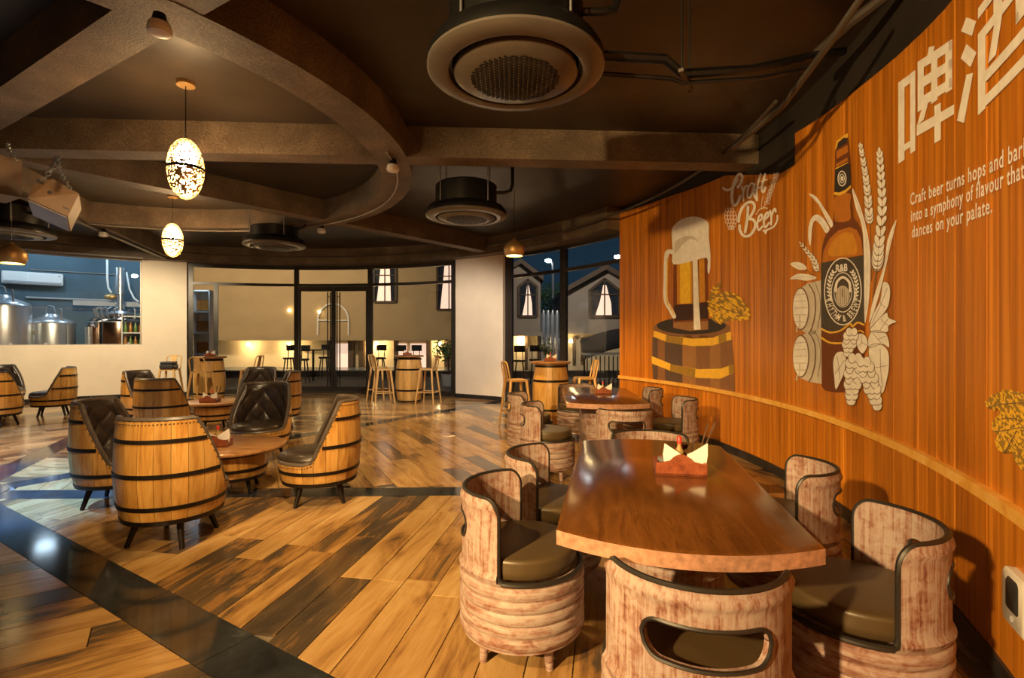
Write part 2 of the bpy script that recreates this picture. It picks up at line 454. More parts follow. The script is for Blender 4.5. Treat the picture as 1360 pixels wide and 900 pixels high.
MB().lathe([(0, -.012), (.35, -.012), (.35, 0), (0, 0)], 32, (CF.x, CF.y, 0)).build('granite_hub', M['granite'], floor, smooth=False)

# ------------------------------------------------------------------ ceiling with beams
ZS, ZB = 3.68, 3.35
ceil = struct(MB().lathe([(0, ZS), (RF + .4, ZS), (RF + .4, ZS + .15), (0, ZS + .15)], 96, (CX, CY, 0)).build('ceiling', M['slab'], smooth=False))
MB().lathe([(3.61, ZS), (3.61, ZB), (3.97, ZB), (3.97, ZS)], 96, (CX, CY, 0)).build('ring_beam', M['beam'], ceil, ang=30)
def beam(p, q, wd, z=ZB + .002, name='ceiling_beam'):
    MB().bar((*p, (z + ZS) / 2 + .01), (*q, (z + ZS) / 2 + .01), wd, ZS - z + .02).build(name, M['beam'], ceil, smooth=False)
beam((-12.5, 4.96), (2.78, 5.845), .27)
beam((-12.0, 8.82), (1.45, .99), .30, ZB + .004)
beam((-5.85, 5.25), (-.2, 12.05), .26, ZB + .006)
beam((-6.15, 5.4), (-8.4, 12.5), .26, ZB + .004)
TH_GL = wall_th(-420); TH_W0 = wall_th(188); TH_G0 = wall_th(248); TH_P0 = wall_th(605); TH_P1 = wall_th(668); TH_M0 = wall_th(824)
TH_M1 = math.radians(-48)
ZH = 3.30
MB().arc(TH_M0, TH_GL, 7.55, 8.0, ZH, ZS + .01, 60).build('perimeter_beam', M['beam'], ceil, ang=30)

# ------------------------------------------------------------------ round walls
SILL = 1.265; TH_WL = wall_th(-160)
wl = struct(MB().arc(TH_G0, TH_W0, R, R + .2, 0, ZH).arc(TH_W0, TH_WL, R, R + .2, 0, SILL).arc(TH_WL, TH_GL, R, R + .2, 0, ZH).build('wall_left', M['cream'], ang=20))
struct(MB().arc(TH_P1, TH_P0, R, R + .2, 0, ZH).build('wall_back', M['cream'], ang=20))
struct(MB().arc(TH_GL, TH_M1 + 2 * PI, R, R + .2, 0, ZS, 60).build('wall_near', M['cream'], ang=20))
def skirt(name, a, b, r=R, h=.095):
    o = struct(thing(name))
    n = max(1, int(abs(a - b) * r / .6))
    for i in range(n):
        t0, t1 = a + (b - a) * i / n, a + (b - a) * (i + 1) / n
        g = .002 / r * (1 if t1 > t0 else -1)
        MB().arc(t0 + g, t1 - g, r - .015, r + .001, 0, h, 3).build('skirting_tile', M['skirting'], o, smooth=False)
skirt('baseboard_left', TH_G0, TH_WL); skirt('baseboard_back', TH_P1, TH_P0)
skirt('baseboard_right', TH_M1, TH_M0, R - .02)

# mural wall: black backing, orange boards in front
tops = [wall_tz(u, v) for u, v in ((824, 283), (890, 261), (965, 233), (1038, 231), (1058, 219))]
tops2 = [wall_tz(u, v) for u, v in ((1060, 176), (1085, 161), (1150, 112), (1270, 2))]
tops2.append((TH_M1, tops2[-1][1] - .05))
def mtop(th):
    L = tops if th > wall_th(1059) else tops2
    xs = [a for a, _ in L][::-1]; ys = [b for _, b in L][::-1]
    return float(np.interp(th, xs, ys))
wr = struct(MB().arc(TH_M1, TH_M0, R + .005, R + .25, 0, ZS, 40).build('wall_right', M['black_wall'], ang=20))
BW = .112 / R
th = TH_M0; k = 0
TH_STEP = wall_th(1059)
while th > TH_M1 + BW:
    t1 = th - BW
    if th > TH_STEP > t1: t1 = TH_STEP
    j = (k * 37 % 7) * .0004
    MB().arc(th - .0018 / R, t1 + .0018 / R, R - .020 - j, R + .006, .0, lambda t: mtop(t), 1).build('board', M['mural_wood'], wr, smooth=False)
    th = t1; k += 1
tr = struct(MB().arc(TH_M1, TH_M0, R - .055, R - .015, .715, .765, 60).build('trim_1', M['rail_wood'], ang=30))

# ------------------------------------------------------------------ glazing
RG = 7.96
def gbar(mb, u0, u1, z0, z1, d=.06, rad=RG):
    mb.arc(wall_th(u1, rad), wall_th(u0, rad), rad - d / 2, rad + d / 2, z0, z1); return mb
def pane(u0, u1, z0, z1, par, name='glass_pane', rad=RG):
    return MB().arc(wall_th(u1, rad), wall_th(u0, rad), rad - .004, rad + .004, z0, z1).build(name, M['glass'], par, ang=20)
ZT = 2.80
win2 = struct(thing('window_2'))
fr = MB()
gbar(fr, 249, 257, 0, ZH); gbar(fr, 391, 397, 0, ZH); gbar(fr, 489, 495, 0, ZH); gbar(fr, 600, 605, 0, ZH)
gbar(fr, 249, 605, ZH - .1, ZH + .01); gbar(fr, 249, 605, ZT - .035, ZT + .035); gbar(fr, 249, 391, 0, .12); gbar(fr, 495, 605, 0, .12)
gbar(fr, 397, 489, 0, .03, .14)
fr.build('window_frame', M['frame'], win2, ang=30)
for u0, u1 in ((257, 391), (397, 489), (495, 600)): pane(u0, u1, ZT + .03, ZH - .09, win2)
for u0, u1 in ((257, 391), (495, 600)): pane(u0, u1, .11, ZT - .03, win2)
MB().arc(wall_th(290, RG), wall_th(284, RG), RG - .03, RG + .03, .12, ZT - .035).build('mullion', M['frame'], win2, smooth=False)
d1 = struct(thing('door_1'))
for k, (u0, u1, uh) in enumerate(((397.5, 442.6, 437), (443.4, 488.5, 449.5))):
    lf = MB(); rd = RG - .01
    gbar(lf, u0, u1, ZT - .16, ZT - .04, .045, rd); gbar(lf, u0, u1, .035, .17, .045, rd)
    gbar(lf, u0, u0 + 2.2, .17, ZT - .16, .045, rd); gbar(lf, u1 - 2.2, u1, .17, ZT - .16, .045, rd)
    lo = lf.build('door_leaf', M['frame'], d1, ang=30)
    pane(u0 + 2, u1 - 2, .16, ZT - .15, lo, 'door_glass', rd)
    hb = MB(); t = wall_th(uh, rd)
    for rr in (rd - .09, rd + .09):
        hb.tube([cyl(t, .18, rr), cyl(t, ZT - .18, rr)], .016, 8)
    for z in (.3, ZT - .3): hb.tube([cyl(t, z, rd - .09), cyl(t, z, rd + .09)], .010, 8)
    hb.build('pull_handle', M['black_metal'], lo)
win3 = struct(thing('window_3'))
fr = MB()
gbar(fr, 668, 681, 0, ZH); gbar(fr, 745, 753, 0, ZH); gbar(fr, 668, 850, ZH - .07, ZH + .01); gbar(fr, 668, 850, ZT - .035, ZT + .035); gbar(fr, 668, 850, 0, .12); gbar(fr, 842, 850, 0, ZH)
fr.build('window_frame', M['frame'], win3, ang=30)
for u0, u1 in ((681, 745), (753, 842)):
    pane(u0, u1, ZT + .03, ZH - .06, win3); pane(u0, u1, .11, ZT - .03, win3)
win1 = struct(thing('window_1'))
fr = MB(); gbar(fr, -160, 188, SILL - .02, SILL + .015, .1, R + .1); gbar(fr, 186.5, 188, SILL, ZH, .1, R + .1); gbar(fr, -160, 188, ZH - .03, ZH + .01, .1, R + .1)
fr.build('window_frame', M['pipe_light'], win1, ang=30)
for u0, u1 in ((-160, 36.5), (37.5, 186)): pane(u0, u1, SILL + .01, ZH - .02, win1, rad=R + .1)
for u in (14, 61, 171):
    t = wall_th(u, R + .1); MB().box(cyl(t, SILL + .03, R + .1), (.05, .05, .05), t).build('glass_clamp', M['steel'], win1, smooth=False)
# ------------------------------------------------------------------ whitewashed tub chairs
RC = .28
def prof_rib(z):          # outer radius of the drum chair at height z
    b = 0
    if .13 < z < .385: b = .0105 * abs(math.sin((z - .13) / .051 * PI)) ** .5
    for zc, hh, ww in ((.412, .013, .014), (.705, .009, .014)):
        b = max(b, hh * math.exp(-((z - zc) / ww) ** 2))
    return RC - .008 + b
def make_tub():
    t = thing('tub_chair', label='x', cat='chair', group='whitewashed tub chairs')
    zs = np.linspace(.12, .40, 58)
    MB().lathe([(RC - .02, .115)] + [(prof_rib(z), z) for z in zs] + [(RC - .035, .40), (RC - .035, .30)], 56).build('drum_base', M['whitewash'], t, ang=50)
    A = math.radians(78); T = .022; n = 88
    z0, zt, sl0, sl1 = .395, .735, .54, .642; SA = math.radians(38); ce = math.radians(13)
    def ztop(a):
        e = A - abs(a)
        q = max(0, 1 - e / ce); return zt - .075 * (1 - math.sqrt(max(0, 1 - q * q)))
    def slot(a):
        if abs(a) >= SA: return None
        q = max(0, (abs(a) - SA + math.radians(11)) / math.radians(11)); h = math.sqrt(max(0, 1 - q * q))
        mid = (sl0 + sl1) / 2 + .004; sag = .012 * (1 - (a / SA) ** 2)
        return mid - (mid - sl0) * h - sag * .8, mid + (sl1 - mid) * h - sag * .3
    angs = sorted(set([-A + 2 * A * i / n for i in range(n + 1)] + [SA * s * q for s in (-1, 1) for q in (.76, .8, .85, .9, .94, .97, .99, .9999)] + [s * (A - ce * (1 - math.cos(q))) for s in (-1, 1) for q in np.linspace(.15, 1.4, 9)]))
    mb = MB(); K = 9
    def band(lo, hi):
        vs = []; fs = []
        for a in angs:
            for rr in (0, 1):
                for k in range(K + 1):
                    z = lo(a) + (hi(a) - lo(a)) * k / K
                    r = prof_rib(z) if rr == 0 else RC - .008 - T
                    vs.append((-r * math.cos(a), -r * math.sin(a), z))
        W = 2 * (K + 1); m = len(angs)
        for i in range(m - 1):
            o, p = i * W, (i + 1) * W
            for k in range(K):
                fs.append((o + k, p + k, p + k + 1, o + k + 1))
                fs.append((o + K + 1 + k, o + K + 2 + k, p + K + 2 + k, p + K + 1 + k))
            fs.append((o + K, p + K, p + 2 * K + 1, o + 2 * K + 1))
            if slot((angs[i] + angs[i + 1]) / 2) or lo is not lo_up: fs.append((o, o + K + 1, p + K + 1, p))
        for i in (0, m - 1):
            o = i * W
            for k in range(K): fs.append((o + k, o + k + 1, o + K + 2 + k, o + K + 1 + k))
        mb.add(vs, fs)
    md = (sl0 + sl1) / 2
    lo_up = lambda a: (slot(a)[1] if slot(a) else md)
    lo_dn = lambda a: z0
    band(lo_dn, lambda a: (slot(a)[0] if slot(a) else md)); band(lo_up, ztop)
    bk = mb.build('backrest', M['whitewash'], t, ang=45)
    rm = RC - .008 - T / 2
    P = lambda a, z, r=rm: (-r * math.cos(a), -r * math.sin(a), z)
    ends = [ce * (1 - math.cos(q)) for q in np.linspace(0, PI / 2, 10)]
    la = [-A + e for e in ends] + list(np.linspace(-A + ce, A - ce, 44))[1:-1] + [A - e for e in ends[::-1]]
    loop = [P(a, ztop(a)) for a in la] + [P(A, z) for z in np.linspace(.64, .425, 6)]
    loop += [P(A + .03, .405)] + [P(a, .40, RC - .012) for a in np.linspace(A + .08, 2 * PI - A - .08, 44)] + [P(-A - .03, .405)] + [P(-A, z) for z in np.linspace(.425, .64, 6)]
    MB().tube(loop, .0112, 8, closed=True).build('edge_piping', M['piping'], t)
    aa = list(np.linspace(-SA * .999, SA * .999, 50))
    sl = [P(a, slot(a)[1], RC - .008) for a in aa] + [P(a, slot(a)[0], RC - .008) for a in aa[::-1]]
    MB().tube(sl, .0065, 6, closed=True).build('slot_piping', M['piping'], t)
    cu = [(0, .405), (RC - .045, .405), (RC - .036, .412), (RC - .032, .44), (RC - .032, .472), (RC - .0325, .478), (RC - .036, .485), (RC - .042, .489), (RC - .052, .491), (RC - .08, .4925), (.10, .4935), (0, .494)]
    MB().lathe(cu, 56).build('seat_cushion', M['vinyl'], t, ang=60)
    for k in range(4):
        a = PI / 4 + k * PI / 2
        MB().cone((.19 * math.cos(a), .19 * math.sin(a), .13), (.205 * math.cos(a), .205 * math.sin(a), 0), .026, .017, 12).build('leg', M['whitewash'], t)
    return t
tub0 = make_tub(); used = [False]
def tub(x, y, deg, label):
    if not used[0]:
        used[0] = True; tub0.location = (x, y, 0); tub0.rotation_euler = (0, 0, math.radians(deg)); tub0['label'] = label; return tub0
    return dup(tub0, (x, y, 0), math.radians(deg), label)
WT = 'whitewashed tub chair '
tub(.045, 2.34, -11, WT + 'at the large polished table, aisle side, nearer the slotted-back chair')
tub(.235, 2.99, -11, WT + 'at the large polished table, aisle side, nearer the farther table')
tub(.565, 1.60, 79, WT + 'with its wide slotted back turned, at the large table end')
tub(1.285, 1.91, 160, WT + 'between the large polished table and the wall socket')
tub(1.43, 2.73, 157, WT + 'between the large polished table and the painted kegs')
tub(.93, 3.45, -101, WT + 'facing the napkin caddy across the end of the large table')
tub(1.08, 4.95, 85, WT + 'with its back turned, at the end of the farther long table')
tub(.36, 5.22, -6, WT + 'at the farther long table, aisle side, cushion and legs in view')
tub(.22, 6.22, -6, WT + 'at the farther long table, aisle side, nearer the high barrel table')
tub(1.79, 5.72, 174, WT + 'at the farther long table, wall side, under the painted barrel')
tub(1.74, 6.85, 174, WT + 'at the farther long table, wall side, beside the mural corner')
tub(.92, 7.28, -95, WT + 'at the farther long table end, before the high barrel table')

def make_long_table():
    t = thing('long_table', label='x', cat='table', group='polished long tables')
    L, Wd, bl = 1.52, .83, .12
    def outline(off=0, n=14):
        pts = []
        for s in (1, -1):
            for i in range(n + 1):
                q = -1 + 2 * i / n
                pts.append((s * -q * (Wd / 2 - off), s * (L / 2 - off + bl * (1 - q * q))))
        return pts
    mb = MB()
    n0 = outline(.012); n1 = outline(0)
    k = len(n0); lv = [(n0, .700), (n1, .706), (n1, .755), (n0, .762)]
    vs = [(p[0], p[1], z) for ps, z in lv for p in ps]; fs = [tuple(range(k))[::-1], tuple(range(3 * k, 4 * k))]
    for a in range(3): fs += [(a * k + j, a * k + (j + 1) % k, (a + 1) * k + (j + 1) % k, (a + 1) * k + j) for j in range(k)]
    mb.add(vs, fs, 0)
    mb.m = [1 if i not in (1,) and i < 2 + 2 * k else 0 for i in range(len(fs))]
    mb.build('tabletop', [M['polished_top'], M['edge_wood']], t, ang=30)
    # ribbed plinth with rounded ends
    def ring(w, l, n=10):
        r = w / 2; pts = []
        for cxx, a0 in ((l / 2 - r, 0), (-(l / 2 - r), PI)):
            for i in range(n + 1):
                a = a0 + PI * i / n; pts.append((r * math.cos(a), cxx + r * math.sin(a)))
        return pts
    zs = np.linspace(0.0, .70, 60); mb = MB(); rows = []
    for z in zs:
        g = .010 * abs(math.sin(z / .05 * PI)) ** .7 if z > .48 or z < .16 else 0
        rows.append([(p[0], p[1], z) for p in ring(.44 + 2 * g, .98 + 2 * g)])
    k = len(rows[0]); vs = [p for r in rows for p in r]
    fs = [tuple(range(k))[::-1], tuple(range((len(rows) - 1) * k, len(rows) * k))]
    for a in range(len(rows) - 1): fs += [(a * k + j, a * k + (j + 1) % k, (a + 1) * k + (j + 1) % k, (a + 1) * k + j) for j in range(k)]
    mb.add(vs, fs).build('plinth', M['whitewash'], t, ang=50)
    return t
lt = make_long_table(); lt.location = (.70, 2.40, 0); lt.rotation_euler = (0, 0, math.radians(-10.8))
lt['label'] = 'large polished red-brown table with bowed ends, beside the painted bottle'
dup(lt, (1.02, 5.92, 0), math.radians(-4), 'polished long table farther from the wall socket, beside the painted mug barrel')

# ------------------------------------------------------------------ barrel armchairs
def rb(z): return .345 - .055 * ((z - .50) / .36) ** 2 if z < .5 else .345 - .020 * ((z - .50) / .38) ** 2
def zrim(x):
    if x < -.17: return .865
    if x < .06:
        q = (x + .17) / .23; return .865 - (.865 - .385) * q
    if x < .14:
        q = (x - .06) / .08; return .385 - .022 * q
    return .363
def rim_z(a):            # rim height at angle a on the outer surface
    z = .5
    for _ in range(30): z = .5 * z + .5 * zrim(rb(z) * math.cos(a))
    return z
def make_armchair():
    t = thing('barrel_armchair', label='x', cat='armchair', group='barrel armchairs')
    NS = 22
    for k in range(NS):
        a0 = 2 * PI * k / NS + .004; a1 = 2 * PI * (k + 1) / NS - .004; mb = MB(); vs = []; fs = []; C, Q = 3, 8
        for i in range(C):
            a = a0 + (a1 - a0) * i / (C - 1); zr = rim_z(a)
            for q in range(Q + 1):
                z = .185 + (zr - .185) * q / Q
                for r in (rb(z), rb(z) - .022): vs.append((r * math.cos(a), r * math.sin(a), z))
        S = 2 * (Q + 1)
        for i in range(C - 1):
            for q in range(Q):
                o, p = i * S + 2 * q, (i + 1) * S + 2 * q
                fs += [(o, p, p + 2, o + 2), (o + 1, o + 3, p + 3, p + 1)]
            o, p = i * S, (i + 1) * S
            fs += [(o, o + 1, p + 1, p), (o + 2 * Q, p + 2 * Q, p + 2 * Q + 1, o + 2 * Q + 1)]
        for i in (0, C - 1):
            for q in range(Q):
                o = i * S + 2 * q; fs.append((o, o + 2, o + 3, o + 1))
        mb.add(vs, fs).build('stave', M['stave'], t, ang=50)
    for zc, hw in ((.197, .016), (.295, .014), (.51, .014), (.735, .013)):
        n = 120; mb = MB(); vs = []; fs = []; ok = []
        for i in range(n):
            a = 2 * PI * i / n; ok.append(rim_z(a) > zc + hw + .012)
            for (dr, z) in ((.000, zc - hw), (.005, zc - hw), (.005, zc + hw), (.0, zc + hw)):
                r = rb(z) + dr; vs.append((r * math.cos(a), r * math.sin(a), z))
        for i in range(n):
            j = (i + 1) % n
            if ok[i] and ok[j]:
                for q in range(4): fs.append((i * 4 + q, j * 4 + q, j * 4 + (q + 1) % 4, i * 4 + (q + 1) % 4))
        mb.add(vs, fs).build('iron_hoop', M['hoop'], t)
    # quilted lining
    na, nz = 132, 34; vs = []; fs = []; AM = math.radians(118)
    for i in range(na + 1):
        a = PI - AM + 2 * AM * i / na; zr = rim_z(a) + .004
        for k in range(nz + 1):
            z = .36 + (zr - .36) * k / nz
            p1 = (a - PI) * 5.2 + (z - .4) * 13; p2 = (a - PI) * 5.2 - (z - .4) * 13
            dq = (abs(math.sin(p1)) * abs(math.sin(p2))) ** .32
            edge = min(1, (zr - z) / .07)
            pad = .030 + .034 * min(1, max(0, edge)) ** .5 + .030 * (dq - .6) * (1 if edge >= 1 else 0) + (0 if edge >= 1 else 0)
            r = rb(z) - pad; vs.append((r * math.cos(a), r * math.sin(a), z))
    for i in range(na):
        for k in range(nz):
            o = i * (nz + 1) + k; fs.append((o, o + 1, o + nz + 2, o + nz + 1))
    MB().add(vs, fs).build('quilted_lining', M['leather'], t, ang=60)
    rim = []
    for i in range(110):
        a = 2 * PI * i / 110; z = rim_z(a); r = rb(z) - .018; rim.append((r * math.cos(a), r * math.sin(a), z + .004))
    MB().tube(rim, .020, 8, closed=True).build('rim_piping', M['lip'], t)
    st = MB()
    for i in range(92):
        a = 2 * PI * i / 92; z = rim_z(a) - .018; r = rb(z) + .001; st.ball((r * math.cos(a), r * math.sin(a), z), .006, 6, 4)
    tag(st.build('rim_studs', M['stud'], t), kind='stuff')
    cu = [(0, .33), (.28, .33), (.305, .36), (.308, .395), (.295, .425), (.26, .445), (.18, .455), (0, .458)]
    mb = MB().lathe(cu, 48)
    mb.v = [(x * (1.09 if x > 0 else .86), y * (.93), z) for x, y, z in mb.v]
    cs = mb.build('seat_cushion', M['leather'], t, ang=60)
    for k in range(4):
        a = PI / 4 + k * PI / 2
        MB().cone((.20 * math.cos(a), .20 * math.sin(a), .20), (.27 * math.cos(a), .27 * math.sin(a), 0), .024, .016, 10).build('leg', M['hoop'], t)
    return t
arm0 = make_armchair(); aused = [False]
def arm(x, y, deg, label):
    if not aused[0]:
        aused[0] = True; o = arm0; o.location = (x, y, 0); o.rotation_euler = (0, 0, math.radians(deg)); o['label'] = label; return o
    return dup(arm0, (x, y, 0), math.radians(deg), label)
AC_ = 'oak barrel armchair '
arm(-2.39, 3.62, 88, AC_ + 'showing its full hooped back, at the first low table')
arm(-3.38, 4.42, 14, AC_ + 'with quilted inside showing, beside the full hooped back')
arm(-1.68, 4.48, 200, AC_ + 'in profile with studded slope, on the granite strip')
arm(-2.92, 5.92, -93, AC_ + 'with quilted brown inside, facing the first low table')
arm(-4.72, 6.95, 86, AC_ + 'with its back turned, at the farther low table')
arm(-5.95, 8.35, 0, AC_ + 'with dark lining, half hidden behind a turned armchair back')
arm(-4.62, 9.25, -95, AC_ + 'with quilted inside, between farther low table and glazing')
arm(-3.72, 8.15, 208, AC_ + 'with only its hooped top showing, before the glass door')
arm(-8.42, 9.4, 214, AC_ + 'in profile with shiny seat, below the brewery window')
arm(-8.27, 8.2, 102, AC_ + 'with its back turned, below the brewery window')
arm(-10.1, 10.15, -20, AC_ + 'with dark sloping lip, hidden behind a back below the brewery window')

def make_low_table():
    t = thing('barrel_coffee_table', label='x', cat='table', group='barrel coffee tables')
    r0 = lambda z: .285 - .03 * ((z - .27) / .14) ** 2
    NS = 20
    for k in range(NS):
        a0 = 2 * PI * k / NS + .004; a1 = 2 * PI * (k + 1) / NS - .004; mb = MB()
        mb.lathe([(r0(z), z) for z in np.linspace(.13, .385, 6)] + [(r0(z) - .022, z) for z in np.linspace(.385, .13, 4)] + [(r0(.13), .13)], 2, a0=a0, a1=a1)
        mb.build('stave', M['stave'], t, ang=50)
    for zc in (.145, .225, .36):
        MB().lathe([(r0(zc) - .003, zc - .014), (r0(zc) + .005, zc - .014), (r0(zc) + .005, zc + .014), (r0(zc) - .003, zc + .014)], 48).build('iron_hoop', M['hoop'], t, ang=40)
    MB().lathe([(0, .388), (.43, .388), (.445, .394), (.45, .408), (.445, .421), (.43, .426), (0, .426)], 64).build('tabletop', M['table_wood'], t, ang=50)
    for k in range(4):
        a = PI / 4 + k * PI / 2 + .3
        MB().cone((.19 * math.cos(a), .19 * math.sin(a), .15), (.24 * math.cos(a), .24 * math.sin(a), 0), .022, .016, 10).build('leg', M['hoop'], t)
    return t
ct = make_low_table(); ct.location = (-2.58, 4.75, 0); ct['label'] = 'low barrel table ringed by barrel armchairs, nearest the granite strip'
dup(ct, (-4.68, 8.05, 0), .4, 'low barrel table farther back, between armchairs and high barrel table')
dup(ct, (-9.3, 9.1, 0), .8, 'low barrel table mostly hidden, below the brewery window')

# ------------------------------------------------------------------ high barrel tables
def make_barrel():
    t = thing('barrel_table', label='x', cat='table', group='high barrel tables')
    r0 = lambda z: .30 - .055 * ((z - .5) / .5) ** 2
    NS = 20
    for k in range(NS):
        a0 = 2 * PI * k / NS + .004; a1 = 2 * PI * (k + 1) / NS - .004
        MB().lathe([(r0(z), z) for z in np.linspace(.0, 1.0, 9)] + [(r0(z) - .022, z) for z in np.linspace(1.0, 0, 5)] + [(r0(0), 0)], 2, a0=a0, a1=a1).build('stave', M['barrel_grey'], t, ang=50)
    for zc in (.03, .27, .73, .965):
        MB().lathe([(r0(zc) - .003, zc - .018), (r0(zc) + .005, zc - .018), (r0(zc) + .005, zc + .018), (r0(zc) - .003, zc + .018)], 48).build('iron_hoop', M['hoop'], t, ang=40)
    MB().lathe([(0, 1.0), (.31, 1.0), (.325, 1.008), (.325, 1.03), (.31, 1.038), (0, 1.038)], 48).build('tabletop', M['table_wood'], t, ang=50)
    return t
bt = make_barrel(); bt.location = (.63, 8.35, 0); bt['label'] = 'high barrel table under the copper pendant, beside the farther long table'
dup(bt, (-2.30, 11.45, 0), .3, 'high barrel table between two tan stools, beside the white pier')
dup(bt, (-6.35, 10.75, 0), .7, 'high barrel table behind the farther low table, near the brewery wall')

def make_stool(mt, name='bar_stool', back=True):
    t = thing(name, label='x', cat='stool', group='tan metal bar stools')
    S = .30; z = .76
    MB().prism([(-S / 2, -S / 2 + .03), (-S / 2 + .03, -S / 2), (S / 2 - .03, -S / 2), (S / 2, -S / 2 + .03), (S / 2, S / 2 - .03), (S / 2 - .03, S / 2), (-S / 2 + .03, S / 2), (-S / 2, S / 2 - .03)], z - .03, z).build('seat', mt, t, smooth=False)
    for sx in (-1, 1):
        for sy in (-1, 1):
            MB().cone((sx * .13, sy * .13, z - .01), (sx * .21, sy * .21, 0), .026, .014, 8).build('leg', mt, t)
    q = .13 + .08 * (z - .25) / z
    for a, b in (((-q, -q), (q, -q)), ((q, -q), (q, q)), ((q, q), (-q, q)), ((-q, q), (-q, -q))):
        MB().bar((*a, .25), (*b, .25), .022, .016).build('foot_rail', mt, t, smooth=False)
    if back:
        pts = [(-.14, -.14, z - .02), (-.165, -.145, z + .10), (-.19, -.145, z + .22), (-.20, -.125, z + .265), (-.205, -.09, z + .28), (-.205, .09, z + .28), (-.20, .125, z + .265), (-.19, .145, z + .22), (-.165, .145, z + .10), (-.14, .14, z - .02)]
        MB().tube(pts, .012, 8).build('back_frame', mt, t)
        MB().bar((-.145, 0, z - .01), (-.205, 0, z + .28), .11, .008, up=(1, 0, 0)).build('back_splat', mt, t, smooth=False)
    return t
st0 = make_stool(M['stool']); sused = [False]
def stool(x, y, deg, label):
    if not sused[0]:
        sused[0] = True; st0.location = (x, y, 0); st0.rotation_euler = (0, 0, math.radians(deg)); st0['label'] = label; return st0
    return dup(st0, (x, y, 0), math.radians(deg), label)
SL = 'tan metal bar stool '
stool(.06, 8.15, 20, SL + 'beside the dark window jamb at the pendant-lit barrel table')
stool(1.22, 8.6, 190, SL + 'beside the mural corner at the pendant-lit barrel table')
stool(-2.78, 11.05, 25, SL + 'at the pier barrel table, closer to the glass door, in front')
stool(-3.05, 11.75, -10, SL + 'at the pier barrel table, half hidden behind another stool')
stool(-1.82, 11.15, 165, SL + 'between the pier and its barrel table')
stool(-6.15, 10.15, 95, SL + 'in front of the barrel table by the brewery wall')
stool(-7.35, 11.0, -80, SL + 'with a grey cushion, against the brewery wall')
stool(-5.55, 10.9, 175, SL + 'facing the brewery-side barrel table, before the glazing')
cu = MB().box((0, 0, .05), (.27, .27, .10)).box((.01, 0, .13), (.26, .26, .06), .1)
o = cu.build('cushion', M['dark_plastic'], None, smooth=False, loc=(-7.343, 10.96, .762)); o.rotation_euler = (0, 0, math.radians(-80))
bv = o.modifiers.new('bevel', 'BEVEL'); bv.width = .025; bv.segments = 3
tag(o, 'folded dark grey cushions lying on the stool by the brewery wall', 'cushion')

